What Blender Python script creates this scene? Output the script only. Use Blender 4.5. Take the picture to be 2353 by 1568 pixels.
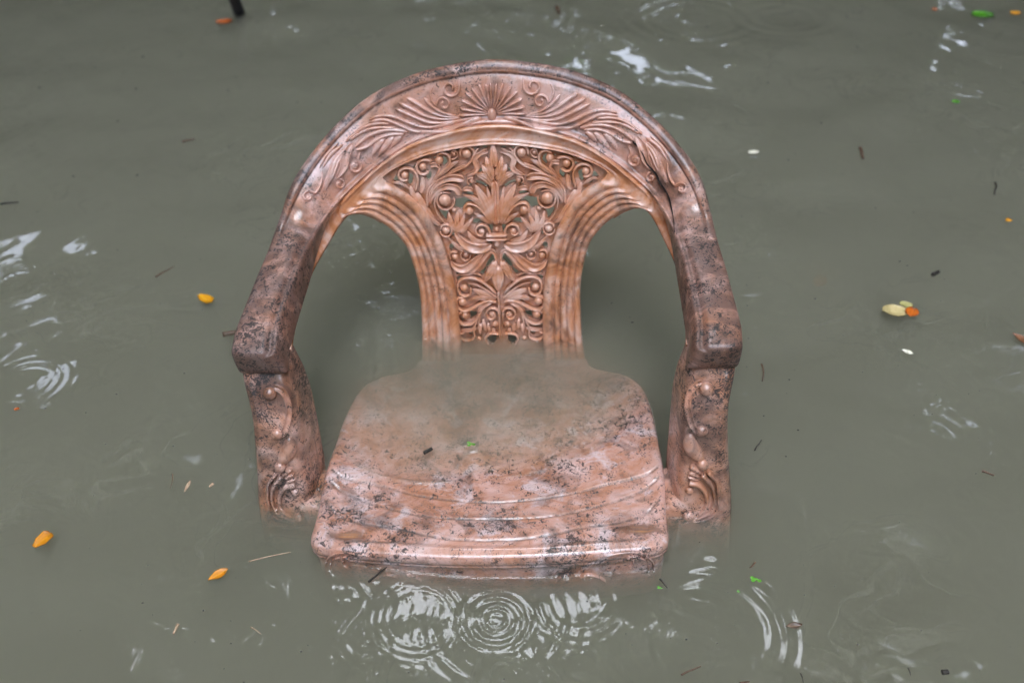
import bpy, math, random
import numpy as np
from mathutils import Vector, Matrix
from mathutils.bvhtree import BVHTree
from mathutils.kdtree import KDTree

for o in list(bpy.data.objects):
    bpy.data.objects.remove(o)
SC = bpy.context.scene
COL = SC.collection
R = math.radians

# ------------------------------------------------------------------ camera, sky, sun, exposure
FPX, CX, CY, CZ, PITCH = 2100.0, 0.0235, -0.72, 1.0, R(40)      # focal length in pixels of a 2352 px wide frame; camera place in metres
cam = bpy.data.objects.new('camera', bpy.data.cameras.new('camera'))
COL.objects.link(cam)
cam.location = (CX, CY, CZ)
cam.rotation_euler = (math.pi / 2 - PITCH, 0, 0)
cam.data.sensor_width = 36
cam.data.lens = FPX / 2352 * 36
cam.data.clip_start = 0.02
cam.data.clip_end = 500
cam.data.dof.use_dof = True
cam.data.dof.focus_distance = 1.22
cam.data.dof.aperture_fstop = 3.2
SC.camera = cam

SUN_EL, SUN_AZ = R(79), R(0)            # azimuth clockwise from +Y: the brightest part of the overcast is almost overhead
world = bpy.data.worlds.new('World')
SC.world = world
world.use_nodes = True
wn, wl = world.node_tree.nodes, world.node_tree.links
wn.clear()
sky = wn.new('ShaderNodeTexSky')
sky.sky_type = 'NISHITA'
sky.sun_disc = False
sky.sun_elevation = SUN_EL
sky.sun_rotation = SUN_AZ
sky.dust_density = 2.0
sky.air_density = 1.0
hsv = wn.new('ShaderNodeHueSaturation')
hsv.inputs['Saturation'].default_value = 0.22        # thin overcast: most of the blue is washed out
bg = wn.new('ShaderNodeBackground')
bg.inputs['Strength'].default_value = 0.15
wo = wn.new('ShaderNodeOutputWorld')
wl.new(sky.outputs[0], hsv.inputs['Color'])
tint = wn.new('ShaderNodeMix')
tint.data_type = 'RGBA'
tint.blend_type = 'MULTIPLY'
tint.inputs[0].default_value = 1.0
tint.inputs[7].default_value = (.915, .97, 1.10, 1)      # cool grey cloud
wl.new(hsv.outputs[0], tint.inputs[6])
wl.new(tint.outputs[2], bg.inputs[0])
wl.new(bg.outputs[0], wo.inputs[0])

sl = bpy.data.lights.new('sun', 'SUN')
sl.energy = 0.5
sl.angle = R(60)
sl.color = (1.0, 0.99, 0.98)
sun = bpy.data.objects.new('sun', sl)
COL.objects.link(sun)
sd = Vector((math.sin(SUN_AZ) * math.cos(SUN_EL), math.cos(SUN_AZ) * math.cos(SUN_EL), math.sin(SUN_EL)))
sun.rotation_euler = (-sd).to_track_quat('-Z', 'Y').to_euler()
sun.location = sd * 20

SC.view_settings.view_transform = 'Standard'
SC.view_settings.look = 'None'
SC.view_settings.gamma = 1
SC.view_settings.exposure = 3.5
SC.render.engine = 'CYCLES'
SC.cycles.use_denoising = True
SC.cycles.use_adaptive_sampling = True
SC.cycles.adaptive_threshold = .02
SC.cycles.max_bounces = 7
SC.cycles.diffuse_bounces = 3
SC.cycles.glossy_bounces = 2
SC.cycles.transparent_max_bounces = 16
SC.cycles.volume_bounces = 2
SC.cycles.sample_clamp_indirect = 6
SC.cycles.caustics_reflective = False
SC.cycles.caustics_refractive = False

# ------------------------------------------------------------------ helpers
CP, SP = math.cos(PITCH), math.sin(PITCH)


def ray(u, v):
    a, b = (u - 1176) / FPX, (v - 784) / FPX
    return Vector((a, CP - b * SP, -SP - b * CP))


CAM0 = Vector((CX, CY, CZ))


def atz(u, v, z=0.0):
    d = ray(u, v)
    return CAM0 + d * ((z - CZ) / d.z)


def Fb(x, z):                                        # the surface of the chair back, metres: leans back, wraps forward at the sides
    return .48 + .25 * z - .06 * (abs(x) / .288) ** 4


def onback(u, v, off=0.0):
    d = ray(u, v)
    t = 1.5
    for _ in range(40):
        p = CAM0 + d * t
        t += (Fb(p.x, p.z) + off - p.y) / (d.y - .25 * d.z) * .7
    return CAM0 + d * t


def depth(p):
    q = p - CAM0
    return q.y * CP - q.z * SP


def catmull(P, n, closed=False):
    P = np.asarray(P, float)
    m = len(P)
    out = []
    segs = m if closed else m - 1
    for k in range(n):
        s = k / (n if closed else n - 1) * segs
        i = min(int(s), segs - 1)
        f = s - i
        g = (lambda j: P[j % m]) if closed else (lambda j: P[min(max(j, 0), m - 1)])
        a, b, c, d = g(i - 1), g(i), g(i + 1), g(i + 2)
        out.append(.5 * (2 * b + (c - a) * f + (2 * a - 5 * b + 4 * c - d) * f * f + (3 * b - a - 3 * c + d) * f ** 3))
    return np.array(out)


def sstep(a, b, x):
    t = np.clip((x - a) / (b - a), 0, 1)
    return t * t * (3 - 2 * t)


def mesh_data(name, V, Fc, mat, smooth=True):
    me = bpy.data.meshes.new(name)
    V = np.asarray(V, np.float32)
    if isinstance(Fc, np.ndarray):
        n, k = Fc.shape
        me.vertices.add(len(V))
        me.vertices.foreach_set('co', V.ravel())
        me.loops.add(n * k)
        me.loops.foreach_set('vertex_index', Fc.astype(np.int32).ravel())
        me.polygons.add(n)
        me.polygons.foreach_set('loop_start', np.arange(0, n * k, k, dtype=np.int32))
        me.polygons.foreach_set('loop_total', np.full(n, k, np.int32))
        me.update(calc_edges=True)
    else:
        me.from_pydata(V.tolist(), [], Fc)
    me.validate()
    if smooth:
        me.polygons.foreach_set('use_smooth', np.ones(len(me.polygons), bool))
    me.materials.append(mat)
    return me


def obj(name, V, Fc, mat, parent=None, smooth=True):
    o = bpy.data.objects.new(name, mesh_data(name, V, Fc, mat, smooth))
    COL.objects.link(o)
    o.parent = parent
    return o


def empty(name, loc=(0, 0, 0)):
    o = bpy.data.objects.new(name, None)
    COL.objects.link(o)
    o.location = loc
    o.empty_display_size = .05
    return o


def tag(o, label=None, cat=None, group=None, kind=None):
    if label: o['label'] = label
    if cat: o['category'] = cat
    if group: o['group'] = group
    if kind: o['kind'] = kind
    return o


def grid_faces(n, m, close_v=False, close_u=False, off=0):
    i, j = np.meshgrid(np.arange(n if close_u else n - 1), np.arange(m if close_v else m - 1), indexing='ij')
    i2, j2 = (i + 1) % n, (j + 1) % m
    return (np.stack([i * m + j, i2 * m + j, i2 * m + j2, i * m + j2], -1).reshape(-1, 4) + off)


def attr(o, name, vals):
    a = o.data.attributes.new(name, 'FLOAT', 'POINT')
    a.data.foreach_set('value', np.asarray(vals, np.float32))


# ---- node helper
class NT:
    def __init__(self, name):
        self.m = bpy.data.materials.new(name)
        self.m.use_nodes = True
        self.t = self.m.node_tree
        self.t.nodes.clear()
        self.out = self.n('ShaderNodeOutputMaterial')

    def n(self, typ, **kw):
        x = self.t.nodes.new(typ)
        for k, v in kw.items():
            setattr(x, k, v)
        return x

    def set(self, node, **kw):
        for k, v in kw.items():
            k = k.replace('_', ' ')
            if hasattr(v, 'is_output'):
                self.t.links.new(v, node.inputs[k])
            else:
                node.inputs[k].default_value = v
        return node

    def link(self, a, b):
        self.t.links.new(a, b)

    def math(self, op, a, b=None, c=None, clamp=False):
        x = self.n('ShaderNodeMath', operation=op, use_clamp=clamp)
        for i, v in enumerate((a, b, c)):
            if v is None: continue
            if hasattr(v, 'is_output'): self.link(v, x.inputs[i])
            else: x.inputs[i].default_value = v
        return x.outputs[0]

    def ss(self, v, a, b):
        x = self.n('ShaderNodeMapRange', interpolation_type='SMOOTHSTEP')
        self.link(v, x.inputs[0])
        x.inputs[1].default_value = a
        x.inputs[2].default_value = b
        return x.outputs[0]

    def noise(self, co, scale, detail=3, rough=.55, dist=0.0):
        x = self.n('ShaderNodeTexNoise')
        self.link(co, x.inputs['Vector'])
        self.set(x, Scale=scale, Detail=detail, Roughness=rough, Distortion=dist)
        return x.outputs['Fac']

    def ramp(self, v, stops):
        x = self.n('ShaderNodeValToRGB')
        e = x.color_ramp.elements
        while len(e) < len(stops): e.new(.5)
        for k, (p, c) in zip(e, stops):
            k.position = p
            k.color = (*c, 1)
        self.link(v, x.inputs[0])
        return x.outputs[0]

    def mix(self, f, a, b):
        x = self.n('ShaderNodeMix', data_type='RGBA')
        for v, i in ((f, 0), (a, 6), (b, 7)):
            if hasattr(v, 'is_output'): self.link(v, x.inputs[i])
            else: x.inputs[i].default_value = v if i == 0 else (*v, 1)
        return x.outputs[2]

    def bright(self, c, g):
        x = self.n('ShaderNodeVectorMath', operation='SCALE')
        self.link(c, x.inputs[0])
        x.inputs['Scale'].default_value = g
        return x.outputs[0]

    def co(self, kind='Object', scale=None):
        x = self.n('ShaderNodeTexCoord').outputs[kind]
        if scale:
            m = self.n('ShaderNodeMapping')
            self.link(x, m.inputs[0])
            m.inputs['Scale'].default_value = scale
            x = m.outputs[0]
        return x


def plastic(name, speck=.3, grime=.2, pale=.3, pink=.5, rough=.33, swirl=1.0, gain=1.0):
    """marbled pink-brown moulded plastic, worn and specked with black mould"""
    N = NT(name)
    co = N.co()
    sw = N.noise(co, 7.0, 4, .6, 2.2)
    sw2 = N.noise(co, 16.0, 3, .55, 3.0)
    mixv = N.math('ADD', N.math('MULTIPLY', sw, .65), N.math('MULTIPLY', sw2, .35))
    lo = .47
    w_ = swirl
    warm = N.ramp(mixv, [(lo - .16 * w_, (.40, .145, .052)), (lo - .06 * w_, (.52, .215, .095)), (lo + .02, (.58, .275, .155)),
                         (lo + .09 * w_, (.62, .34, .23)), (lo + .19 * w_, (.66, .43, .33))])
    rose = N.ramp(mixv, [(lo - .16 * w_, (.42, .19, .115)), (lo - .06 * w_, (.52, .27, .20)), (lo + .02, (.58, .345, .295)),
                         (lo + .09 * w_, (.62, .415, .385)), (lo + .19 * w_, (.67, .50, .49))])
    base = N.mix(pink, warm, rose)
    base = N.mix(1.0 if gain != 1 else 0.0, base, N.bright(base, gain))
    # bleached, rubbed patches; their lilac tint also paints in highlights
    pn = N.noise(co, 22.0, 5, .65, .6)
    pf = N.math('MULTIPLY', N.ss(pn, .62 - pale * .2, .72 - pale * .12), min(1, pale * 1.3))
    base = N.mix(pf, base, (.68, .57, .57))
    at = N.n('ShaderNodeAttribute', attribute_name='wear').outputs['Fac']
    # brown grime in cloudy patches
    gn = N.noise(co, 19.0, 7, .66, 1.2)
    ga = N.math('ADD', N.math('MULTIPLY', at, .29), grime * .22)
    gf = N.ss(N.math('ADD', gn, ga), .55, .84)
    base = N.mix(N.math('MULTIPLY', gf, .82), base, (.085, .046, .036))
    # black specks: clustered, irregular
    cl = N.noise(co, 16.0, 6, .7, .5)
    th = N.math('SUBTRACT', N.math('SUBTRACT', .68 - speck * .16, N.math('MULTIPLY', at, .09)), N.math('MULTIPLY', N.math('SUBTRACT', cl, .5), .52))
    s1 = N.noise(N.co('Object', (150, 110, 190)), 1.0, 5, .70, 1.3)
    s2 = N.noise(co, 520.0, 2, .6, .5)
    f1 = N.ss(N.math('SUBTRACT', s1, th), -.015, .03)
    f2 = N.ss(N.math('SUBTRACT', s2, N.math('ADD', th, .07)), -.015, .03)
    sf = N.math('MULTIPLY', N.math('MAXIMUM', f1, f2), .92)
    base = N.mix(sf, base, (.020, .018, .018))
    # scratches / drag marks
    sc = N.noise(N.co('Object', (420, 26, 60)), 1.0, 3, .6, .6)
    scf = N.math('MULTIPLY', N.ss(sc, .70 - grime * .05, .76), .7)
    base = N.mix(N.math('MULTIPLY', scf, min(1, speck * 1.6)), base, (.05, .04, .038))
    dirt = N.n('ShaderNodeAttribute', attribute_name='dirt').outputs['Fac']
    dn = N.ss(N.noise(co, 120.0, 3), .30, .55)
    base = N.mix(N.math('MULTIPLY', dirt, N.math('ADD', N.math('MULTIPLY', dn, .55), .35)), base, (.035, .027, .024))
    stn = N.n('ShaderNodeAttribute', attribute_name='stain').outputs['Fac']
    sn = N.noise(co, 70.0, 5, .65, .6)
    base = N.mix(N.math('MULTIPLY', N.ss(N.math('ADD', stn, N.math('MULTIPLY', N.math('SUBTRACT', sn, .5), 1.6)), .35, .75), .75), base, (.20, .10, .065))
    stk = N.noise(N.co('Object', (18, 240, 60)), 1.0, 3, .6, .3)
    base = N.mix(N.math('MULTIPLY', N.math('MULTIPLY', N.ss(stn, .70, 1.0), N.ss(stk, .42, .62)), .7), base, (.55, .26, .10))
    b = N.n('ShaderNodeBsdfPrincipled')
    rg = N.math('ADD', rough - .08, N.math('MULTIPLY', gn, .22))
    rg = N.math('ADD', rg, N.math('MULTIPLY', sf, .2))
    rg = N.math('ADD', rg, N.math('MULTIPLY', at, .18))
    bump = N.n('ShaderNodeBump')
    bump.inputs['Strength'].default_value = .22
    bump.inputs['Distance'].default_value = .0012
    hb = N.math('ADD', N.math('MULTIPLY', N.noise(co, 95.0, 5, .6), .8), N.math('MULTIPLY', sf, -.25))
    N.link(hb, bump.inputs['Height'])
    N.link(bump.outputs[0], b.inputs['Normal'])
    N.set(b, Base_Color=base, Roughness=rg)
    b.inputs['Specular IOR Level'].default_value = .5
    N.link(N.math('SUBTRACT', .85, N.math('MULTIPLY', at, .7)), b.inputs['Coat Weight'])
    #           # it is wet with rain
    b.inputs['Coat Roughness'].default_value = .09
    N.link(b.outputs[0], N.out.inputs[0])
    return N.m


def simple(name, stops, scale=60, rough=.5, spec=.4):
    N = NT(name)
    v = N.noise(N.co(), scale, 4, .6, .5)
    b = N.n('ShaderNodeBsdfPrincipled')
    N.set(b, Base_Color=N.ramp(v, stops), Roughness=rough)
    b.inputs['Specular IOR Level'].default_value = spec
    N.link(b.outputs[0], N.out.inputs[0])
    return N.m


# ------------------------------------------------------------------ ground under the flood
M_mud = simple('mud', [(.3, (.06, .05, .035)), (.7, (.11, .09, .065))], 4, .9, .2)
g = 90.0
tag(obj('ground', [(-g, -g, -.46), (g, -g, -.46), (g, g, -.46), (-g, g, -.46)], [(0, 1, 2, 3)], M_mud), kind='structure')

# ------------------------------------------------------------------ flood water: rippled surface over a body of silt-laden water
N = NT('murky_water')
co = N.co()
# pale film on the surface, drawn out into threads
warp = N.n('ShaderNodeTexNoise')
N.set(warp, Scale=3.2, Detail=3.0)
N.link(co, warp.inputs['Vector'])
va = N.n('ShaderNodeVectorMath', operation='MULTIPLY_ADD')
N.link(warp.outputs['Color'], va.inputs[0])
va.inputs[1].default_value = (.5, .35, 0)
N.link(co, va.inputs[2])
fil = N.noise(va.outputs[0], 9.0, 5, .55, 1.0)
line = N.math('SUBTRACT', 1.0, N.math('MULTIPLY', N.math('ABSOLUTE', N.math('SUBTRACT', fil, .5)), 34), clamp=True)
area = N.ss(N.noise(co, 3.1, 2), .48, .66)
cloud = N.ss(N.noise(va.outputs[0], 5.0, 4, .6), .45, .75)
film = N.math('ADD', N.math('MULTIPLY', N.math('MULTIPLY', line, area), .11), N.math('MULTIPLY', cloud, .03))
fr = N.n('ShaderNodeFresnel')
fr.inputs['IOR'].default_value = 1.36
tr = N.n('ShaderNodeBsdfTransparent')
gl = N.n('ShaderNodeBsdfGlossy')
gl.inputs['Roughness'].default_value = .015
df = N.n('ShaderNodeBsdfDiffuse')
df.inputs[0].default_value = (.40, .39, .30, 1)
m1 = N.n('ShaderNodeMixShader')
N.link(film, m1.inputs[0]); N.link(tr.outputs[0], m1.inputs[1]); N.link(df.outputs[0], m1.inputs[2])
m2 = N.n('ShaderNodeMixShader')
N.link(fr.outputs[0], m2.inputs[0]); N.link(m1.outputs[0], m2.inputs[1]); N.link(gl.outputs[0], m2.inputs[2])
N.link(m2.outputs[0], N.out.inputs['Surface'])
vs = N.n('ShaderNodeVolumePrincipled')
vs.inputs['Color'].default_value = (.765, .75, .615, 1)
vs.inputs['Density'].default_value = 28.0
vs.inputs['Anisotropy'].default_value = .25
N.link(vs.outputs[0], N.out.inputs['Volume'])
M_water = N.m

DROPS = [  # raindrop rings: pixel, radius of the wave packet, amplitude (mm), wavelength (m)
    (1140, 1425, .035, 1.0, .013), (1140, 1425, .085, .7, .017), (1140, 1425, .012, .6, .009),
    (960, 1420, .05, .5, .010), (1330, 1385, .05, .5, .012), (760, 1512, .022, .45, .012), (700, 1545, .03, .4, .014),
    (895, 745, .035, 1.2, .015), (895, 745, .062, .9, .015), (895, 745, .010, .6, .010), (1440, 590, .03, .9, .014), (1440, 590, .05, .5, .014), (1385, 700, .05, .25, .013),
    (175, 1382, .025, .2, .013), (390, 1512, .02, .35, .012), (60, 1390, .03, .3, .014), (1600, 45, .14, 3.6, .05),
    (1600, 45, .07, 2.2, .04), (1800, 40, .12, 3.0, .05), (1920, 512, .03, .3, .015), (1590, 250, .03, .3, .018),
    (520, 135, .04, .4, .022), (262, 180, .03, .4, .02), (1960, 1120, .07, .22, .018), (1600, 1500, .05, .5, .016),
    (1640, 1440, .09, .4, .02), (985, 1075, .05, .25, .013), (1120, 1110, .07, .15, .012), (640, 60, .06, .5, .03),
    (205, 1440, .03, .2, .014), (1700, 1220, .03, .4, .010), (700, 1260, .035, .6, .009), (840, 1530, .02, .3, .01),
    (45, 650, .06, .7, .018), (60, 610, .03, .5, .012), (250, 575, .04, .4, .015), (60, 880, .05, .4, .016), (2010, 1110, .05, .18, .012),
    (1720, 1050, .03, .25, .01), (420, 1265, .03, .3, .009), (1960, 800, .02, .25, .01), (1420, 800, .06, .2, .012), (1480, 880, .05, .25, .011),
]
_rng = np.random.default_rng(4)
_w = []
for _ in range(70):
    lam = float(np.exp(_rng.uniform(math.log(.035), math.log(.55))))
    th = _rng.uniform(0, 2 * math.pi)
    _w.append((lam, th, _rng.uniform(0, 6.28), .00011 * (lam / .1) ** (1.05 if lam < .15 else 1.25)))


def water_h(x, y):
    wx = x + .05 * np.sin(3.1 * y + 1.0) + .03 * np.sin(7.3 * x + 2.0 * y)
    wy = y + .05 * np.sin(2.7 * x + .4) + .03 * np.sin(6.1 * y - 3.0 * x)
    h = np.zeros_like(x)
    env = .55 + .45 * np.sin(2.3 * x + 1.3 * y + .6) * np.sin(1.9 * y - 1.1 * x)
    for lam, th, ph, a in _w:
        k = 2 * math.pi / lam
        w = a * np.sin(k * (wx * math.cos(th) + wy * math.sin(th)) + ph)
        h += w * (env if lam < .12 else 1.0)
    for (u, v, r0, a, lam) in DROPS:
        c = atz(u, v)
        dx, dy = x - c.x, y - c.y
        r = np.sqrt(dx * dx + dy * dy)
        a = a * (.75 + .35 * np.sin(3 * np.arctan2(dy, dx) + u) )
        h += a * .00038 * np.cos(2 * math.pi * (r - r0) / lam) * np.exp(-((r - r0) / (lam * 1.5)) ** 2)
    # wavelets thrown off the front edge of the seat, over the reflected gap in the trees
    q = np.exp(-(((x + .06) / .20) ** 2 + ((y + .085) / .07) ** 2))
    h += q * (.00014 * np.sin(2 * math.pi * (x * .9 + .3 * y + .02 * np.sin(40 * y)) / .018) + .00022 * np.sin(2 * math.pi * (y + .012 * np.sin(22 * x)) / .042))
    return h


ys = [-.32]
while ys[-1] < 3.0:
    yy = ys[-1]
    ys.append(yy + (.0019 + .0022 * max(0, yy + .25)))
ys = np.array(ys)
NX = 880
ss = np.linspace(-1, 1, NX)
hw = .58 + .46 * (ys + .32)
WX = ss[None, :] * hw[:, None]
WY = np.repeat(ys[:, None], NX, 1)
edge = np.minimum(np.minimum(1 - np.abs(ss)[None, :] * np.ones_like(WX), (WY + .32) / .1), (3.0 - WY) / .5)
WZ = water_h(WX, WY) * sstep(0, .12, edge)
V = np.stack([WX, WY, WZ], -1).reshape(-1, 3)
n0, m0 = WX.shape
Fw = grid_faces(n0, m0)[:, ::-1]
idx = np.arange(n0 * m0).reshape(n0, m0)
loop = np.concatenate([idx[0, :-1], idx[:-1, -1], idx[-1, :0:-1], idx[:0:-1, 0]])
L = len(loop)
bx, by = V[loop, 0], V[loop, 1] - 1.0
extra, prev = [], loop
base = len(V)
faces_x = []
for sc_, z in ((2.2, 0), (6, 0), (20, 0), (20, -.45)):
    extra.append(np.stack([bx * sc_, by * sc_ + 1.0, np.full(L, z)], -1))
    cur = base + np.arange(L)
    base += L
    nx = np.roll(np.arange(L), -1)
    faces_x.append(np.stack([prev, cur, cur[nx], prev[nx]], -1))
    prev = cur
cen = base
V = np.concatenate([V] + extra + [np.array([[0, 1.0, -.45]])])
Fq = np.concatenate([Fw] + faces_x)
Ft = np.stack([prev, np.full(L, cen), np.roll(prev, -1)], -1)
me = bpy.data.meshes.new('water')
me.vertices.add(len(V))
me.vertices.foreach_set('co', V.astype(np.float32).ravel())
nl = len(Fq) * 4 + len(Ft) * 3
me.loops.add(nl)
me.loops.foreach_set('vertex_index', np.concatenate([Fq.ravel(), Ft.ravel()]).astype(np.int32))
me.polygons.add(len(Fq) + len(Ft))
me.polygons.foreach_set('loop_start', np.concatenate([np.arange(len(Fq)) * 4, len(Fq) * 4 + np.arange(len(Ft)) * 3]).astype(np.int32))
me.polygons.foreach_set('loop_total', np.concatenate([np.full(len(Fq), 4), np.full(len(Ft), 3)]).astype(np.int32))
me.update(calc_edges=True)
me.polygons.foreach_set('use_smooth', np.ones(len(me.polygons), bool))
me.materials.append(M_water)
water = bpy.data.objects.new('water', me)
COL.objects.link(water)
tag(water, kind='structure')
WATER_N = n0 * m0

# ------------------------------------------------------------------ trees standing round the flooded yard; the water mirrors them
random.seed(11)
N = NT('leaf_green')
v = N.noise(N.co(), 2.2, 3)
b = N.n('ShaderNodeBsdfPrincipled')
N.set(b, Base_Color=N.ramp(v, [(.35, (.06, .10, .035)), (.65, (.10, .145, .055))]), Roughness=.6)
tl = N.n('ShaderNodeBsdfTranslucent')
tl.inputs[0].default_value = (.16, .25, .07, 1)
ms = N.n('ShaderNodeMixShader')
ms.inputs[0].default_value = .5
N.link(b.outputs[0], ms.inputs[1]); N.link(tl.outputs[0], ms.inputs[2]); N.link(ms.outputs[0], N.out.inputs[0])
M_leaf = N.m
M_bark = simple('bark', [(.3, (.05, .04, .03)), (.7, (.14, .115, .09))], 14, .9, .2)


def limb(path, r0, r1, k=8):
    P = catmull(path, 12)
    V_, F_ = [], []
    for i, p in enumerate(P):
        t = P[min(i + 1, 11)] - P[max(i - 1, 0)]
        t = Vector(t).normalized()
        a = t.orthogonal().normalized()
        c = t.cross(a)
        r = r0 + (r1 - r0) * i / 11
        for j in range(k):
            th = 2 * math.pi * j / k
            V_.append(Vector(p) + (a * math.cos(th) + c * math.sin(th)) * r)
    for i in range(11):
        for j in range(k):
            F_.append((i * k + j, (i + 1) * k + j, (i + 1) * k + (j + 1) % k, i * k + (j + 1) % k))
    return [tuple(q) for q in V_], F_


GAPS = []                                    # chinks in the leaves; each one glints in the water
for u, v, r_ in [(45, 650, 2.2), (30, 700, 1.5), (270, 578, .8), (60, 880, .9), (175, 1382, .5), (205, 1440, .5), (390, 1512, .8), (760, 1512, 1.0), (420, 1265, .7), (895, 745, 1.5), (1440, 590, .7),
                 (1640, 1440, 1.1), (1620, 1495, 1.0), (1720, 1225, .8), (1960, 810, .6), (1340, 70, .9), (2200, 75, .9), (260, 180, .7), (700, 1265, 1.1), (1440, 1340, 1.2), (900, 1380, 1.3)]:
    p_ = atz(u, v)
    d_ = ray(u, v).normalized()
    d_.z = -d_.z
    GAPS.append(((p_ + d_ * 11.5).normalized(), R(r_ * 1.25)))


def open_sky(az, el):
    """openings between the crowns, as directions seen from the chair (degrees)"""
    j = random.gauss(0, 1.2)
    if -14 < az + j < 9 and 53 < el + j * .5 < 59.5: return True
    d = Vector((math.sin(R(az)) * math.cos(R(el)), math.cos(R(az)) * math.cos(R(el)), math.sin(R(el))))
    blot = math.sin(az * .33 + el * .21) + math.sin(el * .62 - az * .17 + 1.0) + .7 * math.sin(az * .9 - el * .4) + .35 * j
    if 4 < az < 46 and 19 < el < 40 and blot > .75 and random.random() < .74: return True          # thin foliage: the sky shows and lies as a pale sheen on the water
    if -46 < az < -10 and 22 < el < 42 and blot > 2.0 and random.random() < .74: return True
    for g_, r_ in GAPS:
        if d.angle(g_) < r_ * (1 + .15 * j): return True
    return d.angle(Vector((0.03, -math.cos(R(56)), math.sin(R(56))))) < R(27 + j * 2)  # wide opening behind the viewer, sized and placed to light the chair


TREES = [(0, 6.0, 8.5, 'tall leafy tree beyond the water straight behind the chair, mirrored dark green in it'),
         (48, 5.2, 7.5, 'leafy tree beyond the right far corner of the water, mirrored in it'),
         (100, 5.0, 7.0, 'leafy tree standing in the flood off to the right of the chair'),
         (-50, 5.4, 7.8, 'leafy tree beyond the left far corner of the water, mirrored in it'),
         (-104, 4.9, 7.0, 'leafy tree standing in the flood off to the left of the chair'),
         (152, 5.8, 5.5, 'low leafy tree behind the viewer on the right'),
         (-152, 5.8, 5.5, 'low leafy tree behind the viewer on the left')]
for az0, dist, hgt, lab in TREES:
    dist, hgt = dist * 2.3, hgt * 2.3
    bx_, by_ = math.sin(R(az0)) * dist, math.cos(R(az0)) * dist
    root = empty('tree', (bx_, by_, -.46))
    tag(root, lab, 'tree', 'trees around the flooded yard')
    inw = Vector((-bx_, -by_, 0)).normalized()
    Vt, Ft_ = limb([(0, 0, 0), (.06, .03, hgt * .3), tuple(inw * .6 + Vector((0, 0, hgt * .62))), tuple(inw * 1.1 + Vector((0, 0, hgt * .9)))], .34, .08)
    for q in range(6):
        s0 = hgt * (.25 + .1 * q)
        a = random.uniform(-1.2, 1.2)
        dirv = Matrix.Rotation(a, 3, 'Z') @ inw
        ln = random.uniform(2.6, 4.8)
        v2, f2 = limb([(0, 0, s0), tuple(dirv * ln * .5 + Vector((0, 0, s0 + .5))), tuple(dirv * ln + Vector((0, 0, s0 + .9)))], .12, .03, 6)
        o_ = len(Vt)
        Vt += v2
        Ft_ += [tuple(k + o_ for k in f) for f in f2]
    obj('trunk', Vt, Ft_, M_bark, root)
    LV, LF = [], []
    for _ in range(700):                                   # clumps of leaves
        az = az0 + random.uniform(-33, 33)
        el = math.degrees(math.asin(random.uniform(.02, .985))) if _ < 330 else random.uniform(2, 46)
        rr = random.uniform(9.5, 14.0) * (1.0 if el < 50 else .95)
        for _k in range(34):
            a1, e1 = az + random.gauss(0, 3.6) / max(.25, math.cos(R(el))), el + random.gauss(0, 3.4)
            if open_sky((a1 + 180) % 360 - 180, e1) or e1 < 0 or e1 > 89: continue
            r1 = rr + random.gauss(0, .55)
            c = Vector((math.sin(R(a1)) * math.cos(R(e1)), math.cos(R(a1)) * math.cos(R(e1)), math.sin(R(e1)))) * r1
            c -= Vector((bx_, by_, -.46))
            ax = Vector((random.gauss(0, 1), random.gauss(0, 1), random.gauss(0, .6))).normalized()
            nn = Vector((random.gauss(0, 1), random.gauss(0, 1), random.gauss(.6, 1))).normalized()
            sd_ = ax.cross(nn).normalized()
            l_, w_ = random.uniform(.22, .38), random.uniform(.10, .17)
            k0 = len(LV)
            LV += [tuple(c - ax * l_), tuple(c + sd_ * w_), tuple(c + ax * l_), tuple(c - sd_ * w_)]
            LF.append((k0, k0 + 1, k0 + 2, k0 + 3))
    obj('crown', LV, np.array(LF), M_leaf, root, smooth=False)

# ------------------------------------------------------------------ the chair
M_seat = plastic('plastic_seat', .66, .44, .54, .62, .22, 1.0, 1.0)
M_hoop = plastic('plastic_hoop', .36, .42, .26, .58, .25, 1.0, .98)
M_leg = plastic('plastic_leg', .70, .58, .12, .34, .28, 1.0, .97)
M_back = plastic('plastic_back', -.08, .05, .10, .06, .21, .7, 1.12)
M_orn = plastic('plastic_ornament', -.4, .0, .10, .14, .18, .8, 1.12)
M_crest = plastic('plastic_crest', .24, .22, .30, .56, .21, 1.0, 1.10)
M_crack = simple('crack_dark', [(.3, (.01, .009, .009)), (.7, (.03, .024, .022))], 90, .9, .1)

chair = empty('plastic_armchair', (-.008, 0, 0))
chair.rotation_euler = (0, R(-2.4), R(-1.7))
tag(chair, 'worn pink-brown moulded plastic armchair with carved-look back, half sunk in murky flood water', 'chair')
CHAIR_PARTS = []


def part(name, V, Fc, mat, parent=None, smooth=True):
    o = obj(name, V, Fc, mat, parent or chair, smooth)
    CHAIR_PARTS.append(o)
    return o


def bvh_of(o):
    me = o.data
    return BVHTree.FromPolygons([v.co.copy() for v in me.vertices], [tuple(p.vertices) for p in me.polygons])


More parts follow.
